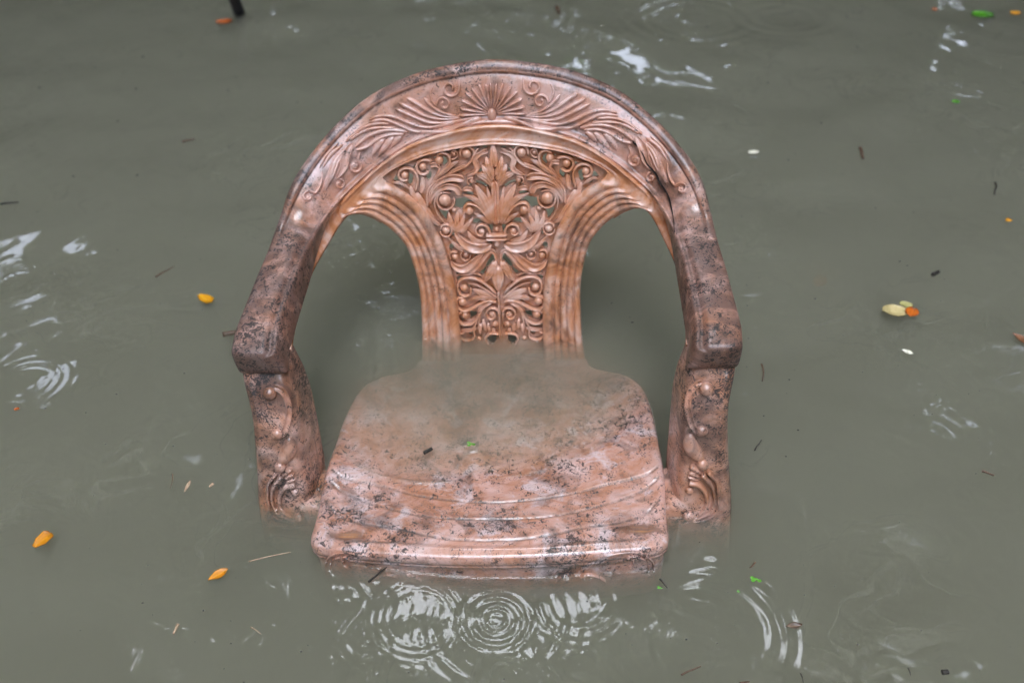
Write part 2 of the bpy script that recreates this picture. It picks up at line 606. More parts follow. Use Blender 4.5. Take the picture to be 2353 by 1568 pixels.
# ---- hoop: arms and crest in one sweep. Outer edge and inner ridge, left half from the arm tip to the top centre
O_L = [(-.329, .180, .247), (-.331, .208, .25), (-.330, .265, .253), (-.328, .326, .257), (-.324, .382, .263), (-.318, .440, .275),
       (-.303, .494, .298), (-.275, .534, .329), (-.236, .566, .362), (-.187, .586, .394), (-.119, .593, .4215), (-.052, .593, .436), (0, .592, .441)]
I_L = [(-.266, .178, .247), (-.270, .204, .25), (-.271, .262, .253), (-.270, .326, .255), (-.267, .379, .257), (-.258, .449, .259),
       (-.242, .508, .260), (-.211, .533, .280), (-.176, .547, .303), (-.128, .560, .329), (-.068, .566, .346), (-.027, .568, .353), (0, .569, .354)]
mir = lambda Ls: Ls + [(-a, b_, c) for a, b_, c in Ls[-2::-1]]
NS = 420
RO, RI = catmull(mir(O_L), NS), catmull(mir(I_L), NS)
Tn = np.gradient((RO + RI) / 2, axis=0)
Tn /= np.linalg.norm(Tn, axis=1)[:, None]
Ev = RI - RO
Nn = np.cross(Ev, Tn)
Nn /= np.linalg.norm(Nn, axis=1)[:, None]
if Nn[5, 2] < 0: Nn = -Nn
arm = sstep(.30, .42, np.abs(np.linspace(-1, 1, NS)) * .5 + 0)        # 0 at the crest, 1 on the arms
arm = sstep(.52, .72, np.abs(np.linspace(-1, 1, NS)))
back_prof = [(.30, -.026), (.10, -.029), (.0, -.027), (-.035, -.018), (-.04, -.010), (-.02, -.0035), (.02, -.0003), (.06, .0010), (.10, .0012), (.13, .0002),
             (.15, -.0022), (.17, -.0030), (.20, -.0024), (.27, -.0012), (.36, -.0004), (.46, .0), (.56, -.0008), (.66, -.0024), (.75, -.0042),
             (.83, -.0058), (.885, -.0062), (.915, -.0045), (.94, -.0012), (.965, .0003), (.99, -.0002), (1.01, -.003), (1.03, -.009), (1.03, -.018), (1.0, -.024), (.70, -.026)]
arm_prof = [(.30, -.043), (.08, -.044), (.0, -.040), (-.02, -.028), (-.022, -.014), (-.006, -.005), (.03, -.0008), (.08, .0016), (.13, .0028), (.19, .0034),
            (.24, .0036), (.29, .0038), (.34, .0039), (.42, .0040), (.5, .0040), (.58, .0039), (.66, .0036), (.71, .0028), (.755, .0008),
            (.79, -.0014), (.82, -.0020), (.855, -.0018), (.89, -.0014), (.925, -.002), (.955, -.0045), (.985, -.010), (1.02, -.019), (1.05, -.032), (1.05, -.042), (.70, -.044)]
BP, AP = np.array(back_prof), np.array(arm_prof)
BP = np.stack([catmull(np.c_[BP, np.zeros(len(BP))], 90, True)[:, k] for k in (0, 1)], -1)
AP = np.stack([catmull(np.c_[AP, np.zeros(len(AP))], 90, True)[:, k] for k in (0, 1)], -1)
sections = []
for i in range(NS):
    pr = BP * (1 - arm[i]) + AP * arm[i]
    w = np.linalg.norm(Ev[i])
    sections.append(RO[i] + pr[:, :1] * Ev[i] + pr[:, 1:] * Nn[i])
S = np.array(sections)


def nose(S, i0, tdir):
    """rounded arm end"""
    out = []
    sec = S[i0]
    c = sec.mean(0)
    for k in range(1, 13):
        t = math.sin(k / 12 * math.pi / 2)
        sc = max(0.0, 1 - t ** 5) ** .3
        q = c + (sec - c) * sc + tdir * .021 * t
        out.append(q)
    return out


d0 = -Tn[0]
d1 = Tn[-1]
S = np.concatenate([np.array(nose(S, 0, d0))[::-1], S, np.array(nose(S, -1, d1))])
n_, m_ = S.shape[:2]
Vh = S.reshape(-1, 3)
Fh = grid_faces(n_, m_, close_v=True)
hoop = part('arm_and_crest_hoop', Vh, Fh, M_hoop)
armw = sstep(.36, .80, np.abs(np.linspace(-1, 1, NS)))
wear = np.repeat(np.concatenate([np.ones(12), armw, np.ones(12)])[:, None], m_, 1)
rimw = ((BP[:, 0] < .11) & (BP[:, 1] > -.022)) * .55
attr(hoop, 'wear', np.maximum(wear * .80, rimw[None, :]).ravel())
dirt = np.zeros((n_, m_))
prof_a = np.linspace(0, 1, 90)
gv = np.exp(-((BP[:, 0] - .165) / .02) ** 2) * (BP[:, 1] > -.01) * .85 + np.exp(-((BP[:, 0] - .885) / .02) ** 2) * (BP[:, 1] > -.012) * .35
ga_ = np.exp(-((AP[:, 0] - .86) / .022) ** 2) * (AP[:, 1] > -.01) * .6
armx = np.concatenate([np.ones(12), arm, np.ones(12)])
dirt = gv[None, :] * (1 - armx[:, None]) + ga_[None, :] * armx[:, None]
attr(hoop, 'dirt', dirt.ravel())
BV_hoop = bvh_of(hoop)

# ---- front legs
LEG = [(.226, -.323, -.268, .178, .232), (.218, -.325, -.267, .176, .234), (.204, -.326, -.265, .170, .236), (.19, -.325, -.262, .160, .236), (.17, -.3215, -.258, .149, .235), (.15, -.319, -.2565, .139, .232),
       (.12, -.320, -.256, .129, .228), (.08, -.324, -.255, .119, .222), (.04, -.329, -.254, .110, .214), (0, -.334, -.253, .101, .205), (-.05, -.337, -.254, .094, .195),
       (-.15, -.341, -.262, .085, .175), (-.455, -.347, -.285, .06, .12)]
LC = catmull(LEG, 90)
ang = np.linspace(0, 2 * math.pi, 72, endpoint=False)
ca, sa = np.cos(ang), np.sin(ang)
sx = np.sign(ca) * np.abs(ca) ** .42
sy = np.sign(sa) * np.abs(sa) ** .42


def make_leg(sgn):
    P = []
    for z, xo, xi, yf, yb in LC:
        x = (xo + xi) / 2 + sx * (xi - xo) / 2 + .006 * (sy + 1) / 2 * (sx > 0) * (1 - float(sstep(.12, .19, np.array(z))))
        y = (yf + yb) / 2 + sy * (yb - yf) / 2
        u = (x - xo) / (xi - xo)
        front = (sy < -.5)
        # a raised border strip down the outer side of the front face, a shallow sunk field beside it
        gsk = np.where(front, .0022 * np.exp(-((u - .20) / .022) ** 2) - .0016 * np.exp(-((u - .26) / .03) ** 2) - .0012 * sstep(.28, .36, u) * (1 - sstep(.80, .9, u)), 0)
        fade = float(1 - sstep(.185, .205, np.array(z)))
        P.append(np.stack([x, y - gsk * fade, np.full_like(x, z)], -1))
    P = np.array(P)
    if sgn > 0: P[..., 0] *= -1
    n, m = P.shape[:2]
    Fq_ = grid_faces(n, m, close_v=True)
    Fc = [tuple(f) for f in Fq_.tolist()] + [tuple(range(m)), tuple(range((n - 1) * m, n * m))]
    o = part('front_leg', P.reshape(-1, 3), Fc, M_leg)
    attr(o, 'wear', np.repeat(sstep(-.02, .2, P[:, 0, 2]) * .35, m))
    return o


leg_l, leg_r = make_leg(-1), make_leg(1)
BV_leg = bvh_of(leg_r)

# ---- seat pan with skirt
half = [(0, -.006), (.06, -.005), (.12, -.001), (.18, .005), (.214, .010), (.229, .019), (.237, .036), (.2395, .09), (.244, .15), (.244, .22), (.242, .30),
        (.236, .36), (.224, .395), (.203, .418), (.175, .430), (.152, .445), (.143, .468), (.12, .486), (.06, .494), (0, .495)]
full = half + [(-a, b_) for a, b_ in half[-2:0:-1]]
NA = 640
OUT = catmull(full, NA, True)
CEN = np.array([0, .215])
ZY = [(-.02, .034), (.0, .040), (.018, .042), (.045, .037), (.08, .025), (.134, .007), (.18, -.004), (.25, -.016), (.33, -.025), (.41, -.033), (.52, -.038)]


def seat_z(x, y):
    z = np.interp(y, [a for a, _ in ZY], [b_ for _, b_ in ZY])
    z = z + .020 * (np.abs(x) / .235) ** 2.6 * sstep(.05, .20, y) * (1 - .35 * sstep(.25, .42, y))
    return z - .004 * (np.abs(x) / .235) ** 3 * (1 - sstep(.02, .12, y))


# three scored lines that echo the front edge (plan, metres) from pixels traced on the seat top
GROOVES_PX = [[(757, 1068), (790, 1092), (887, 1116), (984, 1139), (1080, 1150), (1138, 1153)],
              [(744, 1070), (766, 1107), (814, 1136), (887, 1160), (984, 1182), (1080, 1189), (1138, 1189)],
              [(738, 1118), (749, 1143), (778, 1175), (838, 1197), (911, 1207), (984, 1223), (1056, 1234), (1138, 1237)]]
GZ = [.006, .014, .026]
GL = []
for gp, zz in zip(GROOVES_PX, GZ):
    pts = []
    for (u, v) in gp:
        p = atz(u, v, zz)
        for _ in range(8):
            p = atz(u, v, float(seat_z(np.array(p.x), np.array(p.y))))
        pts.append((p.x, p.y))
    c = catmull(pts, 120)
    c = np.concatenate([c, (c * [-1, 1])[::-1][1:]])
    GL.append(c)


def groove_d(x, y, c):
    kd = KDTree(len(c))
    for i, (a, b_) in enumerate(c): kd.insert((a, b_, 0), i)
    kd.balance()
    return np.array([kd.find((a, b_, 0))[2] for a, b_ in zip(x.ravel(), y.ravel())]).reshape(x.shape)


RN = 190
rr_ = np.linspace(.004, 1, RN)
OT = CEN + (OUT - CEN) * .960                               # where the flat top ends and the rolled edge starts
TX = CEN[0] + rr_[:, None] * (OT[None, :, 0] - CEN[0])
TY = CEN[1] + rr_[:, None] * (OT[None, :, 1] - CEN[1])
TZ = seat_z(TX, TY)
gd = np.zeros_like(TX)
gate = np.clip((1 - rr_)[:, None] * 8, 0, 1) * np.ones_like(TX)
for c in GL:
    d = groove_d(TX, TY, c)
    gd = np.maximum(gd, np.exp(-(d / .0017) ** 2))
    yc = np.interp(TX, c[:, 0], c[:, 1], left=1, right=1)
    TZ -= .0013 * (1 - sstep(-.0012, .0012, TY - yc)) * sstep(.2, .6, gate)
    TZ += -.0015 * np.exp(-(d / .0015) ** 2) + .0002 * np.exp(-((d - .0045) / .0022) ** 2)
rows_x, rows_y, rows_z, rows_d = [TX], [TY], [TZ], [gd]
zt = seat_z(OT[:, 0], OT[:, 1])
for (fr_, dz) in [(.970, -.0002), (.980, -.0009), (.989, -.0026), (.9955, -.0054), (.999, -.0088), (1.0, -.012), (.999, -.0145), (.9965, -.0154), (.9962, -.0164), (.9985, -.0174), (.9995, -.0195), (.998, -.0214),
                  (.992, -.0224), (.9865, -.0245), (.9855, -.032), (.985, -.045), (.984, -.07), (.982, -.10), (.975, -.105), (.96, -.10), (.955, -.03)]:
    q = CEN + (OUT - CEN) * fr_
    rows_x.append(q[None, :, 0]); rows_y.append(q[None, :, 1]); rows_z.append((zt + dz)[None, :])
    rows_d.append(np.full((1, NA), .75 * math.exp(-((dz + .0160) / .0012) ** 2) + .6 * math.exp(-((dz + .0224) / .0012) ** 2)))
SX, SY, SZ, SD = map(np.concatenate, (rows_x, rows_y, rows_z, rows_d))
P = np.stack([SX, SY, SZ], -1)
n_, m_ = SX.shape
Fs = grid_faces(n_, m_, close_v=True)
Vs = np.concatenate([P.reshape(-1, 3), [[CEN[0], CEN[1], float(seat_z(np.array(0.), np.array(.215)))]]])
Fs = [tuple(f) for f in Fs.tolist()] + [(len(Vs) - 1, j, (j + 1) % NA) for j in range(NA)]
seat = part('seat', Vs, Fs, M_seat)
attr(seat, 'dirt', np.concatenate([SD.ravel() * .95, [0]]))
stain = np.zeros(len(Vs))
for (u, v, ax_, ay_) in ((805, 1226, .032, .012), (1478, 1210, .036, .015)):
    p = atz(u, v, .036)
    stain = np.maximum(stain, np.exp(-(((Vs[:, 0] - p.x - .004) / ax_) ** 2 + ((Vs[:, 1] - p.y) / ay_) ** 2)) * (Vs[:, 2] > .02))
attr(seat, 'stain', stain)
BV_seat = bvh_of(seat)

# ---- gussets between the seat and the front legs
for sgn in (-1, 1):
    P = []
    for k, t in enumerate(np.linspace(0, 1, 14)):
        x = .226 + t * .049
        zt_ = .004 + .030 * t ** 1.8
        yf = .094 + .010 * t
        yb = .185
        ring = []
        for a in np.linspace(0, 2 * math.pi, 20, endpoint=False):
            c_, s_ = math.cos(a), math.sin(a)
            yy = (yf + yb) / 2 + math.copysign(abs(c_) ** .3, c_) * (yb - yf) / 2
            zz = (zt_ - .10) / 2 + math.copysign(abs(s_) ** .5, s_) * (zt_ + .10) / 2
            ring.append((sgn * x, yy, zz))
        P.append(ring)
    P = np.array(P)
    part('gusset', P.reshape(-1, 3), grid_faces(14, 20, close_v=True), M_leg)


# ---- back frame: top rail under the crest and the two fluted side rails
def bnorm(p):
    d = Vector((-.06 * 4 * math.copysign(abs(p.x) ** 3, p.x) / .288 ** 4, -1, .25))
    return d.normalized()


OUTP = [(1140, 286), (1100, 288), (1040, 299), (950, 327), (880, 370), (830, 412), (782, 454), (764, 477), (770, 499), (800, 488), (838, 487), (872, 503), (903, 527), (931, 561), (948, 610), (958, 660), (961, 710), (961, 780), (957, 830), (948, 880)]
INP = [(1140, 332), (1105, 334), (1060, 339), (985, 353), (925, 375), (893, 392), (884, 402), (886, 407), (893, 414), (905, 420), (924, 431), (945, 446), (978, 479), (1003, 526), (1019, 565), (1034, 620), (1045, 680), (1050, 770), (1051, 830), (1051, 880)]
NB, MB = 200, 64
OC, IC = catmull(OUTP, NB), catmull(INP, NB)
sidew = sstep(6.4, 9.6, np.linspace(0, 19, NB))
rows, drow = [], []
for i in range(NB):
    q_ = i / (NB - 1) * 19
    tuck = .019 * math.exp(-((q_ - 6.9) / 1.3) ** 2)
    po, pi_ = onback(*OC[i], off=-.004 + tuck), onback(*IC[i], off=-.004)
    row, dr = [], []
    for j in range(MB):
        t = j / (MB - 1)
        p = po.lerp(pi_, t)
        p.y = Fb(p.x, p.z) - .004 + tuck * max(0, 1 - t * 2.2) ** 1.5
        nb = bnorm(p)
        # side rails: four rounded flutes, then a plain bead against the panel
        fl = .0058 * abs(math.sin(math.pi * min(t, .72) / .72 * 4)) ** .7 if t < .72 else .0065 * math.sin(math.pi * (t - .72) / .28) ** .6
        fl *= .55 + .45 * min(1, t * 6)
        tp = .006 * math.exp(-((t - .1) / .16) ** 2) - .002 * math.exp(-((t - .62) / .18) ** 2) + .0014 * math.exp(-((t - .80) / .03) ** 2) + .0018 * sstep(.9, .97, np.array(t))
        h = fl * sidew[i] + float(tp) * (1 - sidew[i])
        if t > .985: h -= .002
        row.append(p + nb * h)
        ds = (1 - abs(math.sin(math.pi * min(t, .72) / .72 * 4))) ** 4 * .75 if .03 < t < .72 else 0
        dr.append(ds * sidew[i] + (1 - sidew[i]) * .25 * math.exp(-((t - .76) / .02) ** 2))
    e0, e1 = row[0].copy(), row[-1].copy()
    bk = -bnorm(e0)
    row += [e1 + bk * .009, e1.lerp(e0, .15) + bk * .011, e0.lerp(e1, .12) + bk * .021, e0 + bk * .020, e0 + bk * .006]
    dr += [0, 0, 0, 0, 0]
    rows.append([tuple(q) for q in row])
    drow.append(dr)
P = np.array(rows)
P[0, :, 0] = 0.0
mB = P.shape[1]
PM = P * [-1, 1, 1]
Vb = np.concatenate([P.reshape(-1, 3), PM.reshape(-1, 3)])
Fb1 = grid_faces(NB, mB, close_v=True)
Fbk = np.concatenate([Fb1, Fb1[:, ::-1] + NB * mB])
bframe = part('back_frame', Vb, Fbk, M_back)
attr(bframe, 'dirt', np.tile(np.array(drow).ravel(), 2))
sp_ = np.repeat(sidew * .35, mB)
attr(bframe, 'wear', np.tile(sp_, 2))

ob = lambda u, v, off=0.0: tuple(onback(u, v, off))
az_ = lambda u, v, z: tuple(atz(u, v, z))
WEB_A = [ob(835, 425, .002), ob(806, 443, .002), ob(788, 456, .002), (-.246, .506, .252), (-.256, .478, .249), (-.264, .449, .247), (-.275, .379, .242), (-.279, .326, .240), (-.280, .262, .238), (-.279, .212, .235), (-.277, .192, .233)]
WEB_B = [ob(875, 507, .006), ob(846, 491, .008), ob(820, 484, .010), az_(798, 489, .228), az_(779, 511, .223), az_(757, 549, .218), az_(725, 608, .213), az_(708, 655, .211), az_(694, 702, .209), az_(684, 765, .208), az_(681, 800, .208)]
for sgn in (1, -1):
    A_, B_ = catmull([(x * sgn, y, z) for x, y, z in WEB_A], 80), catmull([(x * sgn, y, z) for x, y, z in WEB_B], 80)
    P = []
    for i in range(80):
        a_, b_ = Vector(A_[i]), Vector(B_[i])
        tg = Vector(A_[min(i + 1, 79)] + B_[min(i + 1, 79)] - A_[max(i - 1, 0)] - B_[max(i - 1, 0)]).normalized()
        nr_ = (b_ - a_).cross(tg).normalized()
        if nr_.dot(CAM0 - a_) < 0: nr_ = -nr_
        row = [a_.lerp(b_, k / 9) + nr_ * (-.004 * math.sin(math.pi * k / 9) + (.003 if k in (7, 8) else .0015 if k in (6, 9) else 0)) for k in range(10)]
        row += [b_ - nr_ * .005 + (b_ - a_).normalized() * .001, a_ - nr_ * .008]
        P.append([tuple(q) for q in row])
    P = np.array(P)
    part('arm_inner_flange', P.reshape(-1, 3), [tuple(f) for f in grid_faces(80, 12, close_v=True).tolist()] + [tuple(range(12)), tuple(range(79 * 12, 80 * 12))], M_back)

# ---- pierced panel
c3 = lambda x, y: ((920 + x / 4.057) / 1.0544, (320 + y / 4.057) / 1.0544)
c4 = lambda x, y: ((960 + x / 4.525) / 1.0544, (560 + y / 4.525) / 1.0544)
AX3, AX4 = 1141.0, 1142.5
HOLES3 = [[(140, 455), (165, 415), (205, 388), (215, 430), (200, 462)], [(305, 375), (340, 400), (338, 470), (310, 500), (285, 470), (300, 430)], [(505, 360), (530, 390), (525, 425), (490, 460), (465, 415), (490, 380)],
          [(330, 320), (380, 300), (365, 335)], [(545, 225), (585, 225), (560, 250)], [(640, 215), (680, 240), (685, 290), (640, 325), (650, 260)], [(940, 145), (1000, 148), (965, 205), (948, 190)], [(1045, 140), (1095, 138), (1065, 172), (1040, 165)],
          [(735, 655), (800, 640), (860, 630), (960, 690), (900, 690), (845, 705), (820, 750), (780, 740), (720, 720)], [(590, 750), (640, 750), (690, 745), (665, 800), (660, 860), (610, 800)], [(965, 465), (1020, 480), (1095, 525), (1060, 540), (1000, 500), (960, 495)],
          [(850, 590), (900, 570), (935, 590), (930, 620), (880, 605)], [(935, 840), (990, 850), (1010, 875), (940, 895), (905, 895)], [(995, 360), (1025, 345), (1030, 380), (1000, 385)], [(680, 965), (715, 955), (735, 1000), (700, 1015)], [(675, 1095), (735, 1110), (700, 1150), (680, 1140)],
          [(860, 530), (900, 490), (930, 500), (900, 520)], [(180, 480), (215, 490), (255, 525), (220, 510)], [(900, 1000), (960, 1035), (1030, 1050), (1030, 1065), (950, 1055)], [(1085, 900), (1115, 905), (1110, 985), (1085, 960)]]
HOLES4 = [[(1010, 300), (1080, 225), (1092, 300), (1045, 385), (965, 395), (985, 350)], [(900, 445), (960, 400), (985, 395), (950, 475)], [(650, 425), (720, 440), (780, 440), (760, 460), (655, 465)], [(585, 135), (640, 115), (635, 165), (590, 185)],
          [(780, 865), (870, 870), (850, 925), (770, 955), (790, 910)], [(690, 905), (705, 950), (760, 965), (700, 975), (675, 930)], [(670, 1015), (720, 1010), (820, 1005), (740, 1040), (670, 1040)], [(960, 1150), (1000, 1125), (1060, 1140), (1068, 1190), (1030, 1235), (985, 1215)],
          [(760, 1105), (830, 1055), (815, 1110), (780, 1135)], [(650, 490), (700, 480), (660, 540)], [(700, 235), (715, 215), (725, 270), (705, 275)], [(820, 800), (850, 840), (790, 850)], [(760, 560), (790, 580), (790, 640), (775, 600)]]
polys = [np.array([c3(*p) for p in h]) - [AX3, 0] for h in HOLES3] + [np.array([c4(*p) for p in h]) - [AX4, 0] for h in HOLES4]


def inside(px, py, poly):
    r = np.zeros(px.shape, bool)
    n = len(poly)
    for i in range(n):
        x1, y1 = poly[i]
        x2, y2 = poly[(i + 1) % n]
        if y1 == y2: continue
        c = ((y1 > py) != (y2 > py)) & (px < (x2 - x1) * (py - y1) / (y2 - y1) + x1)
        r ^= c
    return r


st = 1.6
gx, gy = np.arange(-262, .1, st), np.arange(328, 882, st)
GX, GY = np.meshgrid(gx, gy, indexing='ij')
mx, my = GX[:-1, :-1] + st / 2, GY[:-1, :-1] + st / 2
border = np.concatenate([IC - [1140, 0], [[0, 882], [0, 300]]])
bo = border.copy()
cb = np.array([-80, 560])
inn = inside(mx, my, bo)
ins = inn.copy()
for dx, dy in ((4, 0), (-4, 0), (0, 5), (0, -5), (3, 3), (3, -3)):
    ins |= inside(mx + dx, my + dy, bo)
hole = np.zeros_like(ins)
for p in polys: hole |= inside(mx, my, p)
keep = ins & ~hole
PV = np.array([[onback(1140 + GX[i, j], GY[i, j], off=.010) for j in range(GX.shape[1])] for i in range(0, GX.shape[0])])
PV[-1, :, 0] = 0.0
n_, m_ = GX.shape
ii, jj = np.nonzero(keep)
Fp = np.stack([ii * m_ + jj, ii * m_ + jj + 1, (ii + 1) * m_ + jj + 1, (ii + 1) * m_ + jj], -1)
fv = PV.reshape(-1, 3)
bkv = fv + np.array([0, .006, -.0015])
nv = len(fv)
kp = np.pad(keep, 1)
walls = []
for (di, dj, e) in ((-1, 0, ((0, 0), (0, 1))), (1, 0, ((1, 1), (1, 0))), (0, -1, ((1, 0), (0, 0))), (0, 1, ((0, 1), (1, 1)))):
    sel = keep & ~kp[1 + di:1 + di + keep.shape[0], 1 + dj:1 + dj + keep.shape[1]]
    if di == 1: sel[-1, :] = False
    a_, b_ = np.nonzero(sel)
    i0 = (a_ + e[0][0]) * m_ + b_ + e[0][1]
    i1 = (a_ + e[1][0]) * m_ + b_ + e[1][1]
    walls.append(np.stack([i0, i1, i1 + nv, i0 + nv], -1))
Fp = np.concatenate([Fp, Fp[:, ::-1] + nv] + walls)
V1 = np.concatenate([fv, bkv])
Vp = np.concatenate([V1, V1 * [-1, 1, 1]])
Fp = np.concatenate([Fp, Fp[:, ::-1] + len(V1)])
used = np.unique(Fp)
remap = np.full(len(Vp), -1)
remap[used] = np.arange(len(used))
panel = part('pierced_panel', Vp[used], remap[Fp], M_back)

# ---- carved ornament: strokes, leaves and beads swept along paths that lie on the surface
K = 11
PROF = {
    'tube': [(math.cos(a), math.sin(a)) for a in np.linspace(0, math.pi, K)],
    'leaf': [(1, 0), (.93, .62), (.78, .86), (.55, .70), (.28, .66), (0, 1.0), (-.28, .66), (-.55, .70), (-.78, .86), (-.93, .62), (-1, 0)],
    'cup': [(1, 0), (.95, .8), (.82, 1.0), (.6, .72), (.3, .5), (0, .45), (-.3, .5), (-.6, .72), (-.82, 1.0), (-.95, .8), (-1, 0)],
    'twin': [(1, 0), (.9, .6), (.62, .95), (.35, .8), (.12, .42), (0, .3), (-.12, .42), (-.35, .8), (-.62, .95), (-.9, .6), (-1, 0)],
}


def sweep(P3, N3, W, H, kind, name, mat, parent, mirror):
    n = len(P3)
    prof = PROF[kind]
    V_ = []
    wm = max(W)
    for i in range(n):
        t = (P3[min(i + 1, n - 1)] - P3[max(i - 1, 0)]).normalized()
        sdv = t.cross(N3[i]).normalized()
        nn = sdv.cross(t).normalized()
        hs = H * 1.4 * (.25 + .75 * min(1, W[i] / wm * 1.25))
        for a, b_ in prof:
            V_.append(P3[i] + sdv * a * W[i] + nn * (b_ * hs))
        V_.append(P3[i] - sdv * W[i] * .9 - nn * .0085)
        V_.append(P3[i] + sdv * W[i] * .9 - nn * .0085)
    m = K + 2
    V_ = np.array([tuple(q) for q in V_])
    Fq_ = [tuple(f) for f in grid_faces(n, m, close_v=True).tolist()] + [tuple(range(m)), tuple(range(n * m - m, n * m))]
    part(name, V_, Fq_, mat, parent)
    if mirror:
        part(name, V_ * [-1, 1, 1], Fq_, mat, parent)


def hitter(bv, off=0.0):
    def f(u, v):
        d = ray(u, v).normalized()
        loc, nr, i, di = bv.ray_cast(CAM0, d)
        if loc is None: return None, None
        if nr.dot(d) > 0: nr = -nr
        return loc + nr * off, nr
    return f


def hit_back(u, v):
    p = onback(u, v, off=.0035)
    return p, bnorm(p)


def wprofile(shape, s):
    if shape == 'even': return min(1, (s / .06) ** .5 if s < .06 else 1) * min(1, ((1 - s) / .06) ** .5 if s > .94 else 1)
    if shape == 'taper': return (1 - .75 * s) * min(1, ((1 - s) / .05 + .05) ** .5)
    if shape == 'grow': return (.3 + .7 * s ** .8) * min(1, max(0, (1 - s) / .14) ** .5 + .04)
    if shape == 'lens': return max(.04, math.sin(math.pi * min(1, s * .93 + .05)) ** .75)
    if shape == 'lance': return max(.04, (math.sin(math.pi * s ** .8)) ** .8)
    return 1


def stroke(pts, wpx, H, kind='tube', shape='even', name='scroll', mat=None, parent=None, hit=hit_back, mirror=True, axis=None, n=None, conv=None, flip=False):
    pts = [conv(*p) if conv else p for p in pts]
    wscale = {c3: 4.057 * 1.0544, c4: 4.525 * 1.0544}.get(conv, CONVS.get(conv, 1.0))
    n = n or max(10, min(40, len(pts) * 5))
    Q = catmull(pts, n)
    P3, N3, W = [], [], []
    for i, (u, v) in enumerate(Q):
        p, nr = hit(u + (1140 - axis if axis else 0), v)
        if p is None: continue
        P3.append(p); N3.append(nr)
        W.append(max(.0003, wpx / wscale / 2 * depth(p) / FPX * wprofile(shape, i / (n - 1))))
    if len(P3) < 4: return
    # smooth the normals and the lift along the path
    for _ in range(2):
        N3 = [(N3[max(i - 1, 0)] + N3[i] + N3[min(i + 1, len(N3) - 1)]).normalized() for i in range(len(N3))]
        P3 = [P3[0]] + [(P3[i - 1] + P3[i] * 2 + P3[i + 1]) / 4 for i in range(1, len(P3) - 1)] + [P3[-1]]
    sweep(P3, N3, W, H, kind, name, mat or M_orn, parent, mirror)


CONVS = {}


def bead(u, v, rpx, conv, parent, hit=hit_back, mirror=True, axis=None, flat=.85, name='bead', mat=None, lift=.35, ry=1.0):
    a, b_ = conv(u, v)
    p, nr = hit(a + (1140 - axis if axis else 0), b_)
    if p is None: return
    r = rpx / {c3: 4.057 * 1.0544, c4: 4.525 * 1.0544}.get(conv, CONVS.get(conv, 1.0)) * depth(p) / FPX
    up = Vector((0, 0, 1)) - nr * nr.z
    up.normalize()
    sdv = up.cross(nr)
    V_, F_ = [], []
    A, B = 18, 11
    for i in range(B):
        th = math.pi * i / (B - 1)
        for j in range(A):
            ph = 2 * math.pi * j / A
            V_.append(p + sdv * (r * math.sin(th) * math.cos(ph)) + up * (r * ry * math.sin(th) * math.sin(ph)) + nr * (r * flat * (math.cos(th) + lift)))
    V_ = np.array([tuple(q) for q in V_])
    F_ = grid_faces(B, A, close_v=True)
    part(name, V_, F_, mat or M_orn, parent)
    if mirror: part(name, V_ * [-1, 1, 1], F_, mat or M_orn, parent)


def spiral(cx, cy, R0, turns, a0, sgn, tail=(), k=26):
    pts = list(tail)
    for i in range(k):
        t = i / (k - 1)
        r = R0 * (1 - .78 * t)
        a = R(a0) + sgn * 2 * math.pi * turns * t
        pts.append((cx + r * math.cos(a), cy + r * math.sin(a)))
    return pts


def s3(pts, w, kind='tube', shape='even', h=.0048, name='scroll'):
    stroke(pts, w, h, kind, shape, name, M_orn, panel, conv=c3, axis=AX3)


def s4(pts, w, kind='tube', shape='even', h=.0048, name='scroll'):
    stroke(pts, w, h, kind, shape, name, M_orn, panel, conv=c4, axis=AX4)


# upper part of the panel
for (x, y, r) in [(885, 200, 45), (760, 203, 22), (610, 258, 42), (448, 318, 38), (265, 398, 38), (655, 648, 60), (888, 762, 44), (740, 750, 26), (925, 470, 26), (1005, 968, 34), (655, 950, 38)]:
    bead(x, y, r, c3, panel, axis=AX3, lift=.55)
bead(1152, 950, 26, c3, panel, axis=AX3, mirror=False)
bead(1152, 1085, 34, c3, panel, axis=AX3, mirror=False, ry=1.3, lift=.6)
s3([(830, 240), (818, 185), (850, 138), (905, 130), (950, 165), (955, 220), (915, 290), (840, 340), (740, 378), (620, 445), (535, 525), (490, 630)], 30)
s3([(730, 225), (735, 180), (765, 165), (792, 185), (792, 220), (760, 250), (730, 250)], 16)
s3([(585, 215), (640, 186), (698, 208), (718, 262), (698, 325), (640, 368), (580, 420)], 30)
s3([(545, 268), (470, 252), (405, 275), (384, 325), (410, 382), (462, 395), (505, 365)], 34)
s3([(520, 305), (580, 300), (612, 340), (580, 400), (535, 470), (505, 560)], 46, 'cup', 'taper', .005, 'leaf')
s3([(300, 440), (250, 452), (206, 420), (212, 362), (270, 328), (340, 345), (385, 405), (388, 480), (365, 560)], 34)
s3([(800, 270), (740, 300), (680, 350), (610, 400), (560, 450)], 50, 'leaf', 'lens', .005, 'leaf')
s3([(870, 320), (780, 350), (690, 395), (600, 470), (530, 560)], 40, 'twin', 'taper', .005, 'leaf')
s3([(440, 420), (440, 500), (415, 580)], 60, 'cup', 'lens', .004, 'leaf')
s3([(490, 690), (500, 590), (555, 505), (650, 448), (760, 430), (855, 455)], 84, 'cup', 'grow', .0062, 'leaf')
s3([(500, 700), (525, 620), (590, 548), (690, 512), (780, 540), (800, 610)], 80, 'cup', 'grow', .0068, 'leaf')
s3([(480, 700), (478, 590), (520, 500), (600, 425)], 34, 'tube', 'taper', .006, 'leaf')
s3([(740, 625), (748, 680), (705, 735), (640, 744), (588, 708), (575, 645), (602, 592), (660, 572), (715, 592)], 26)
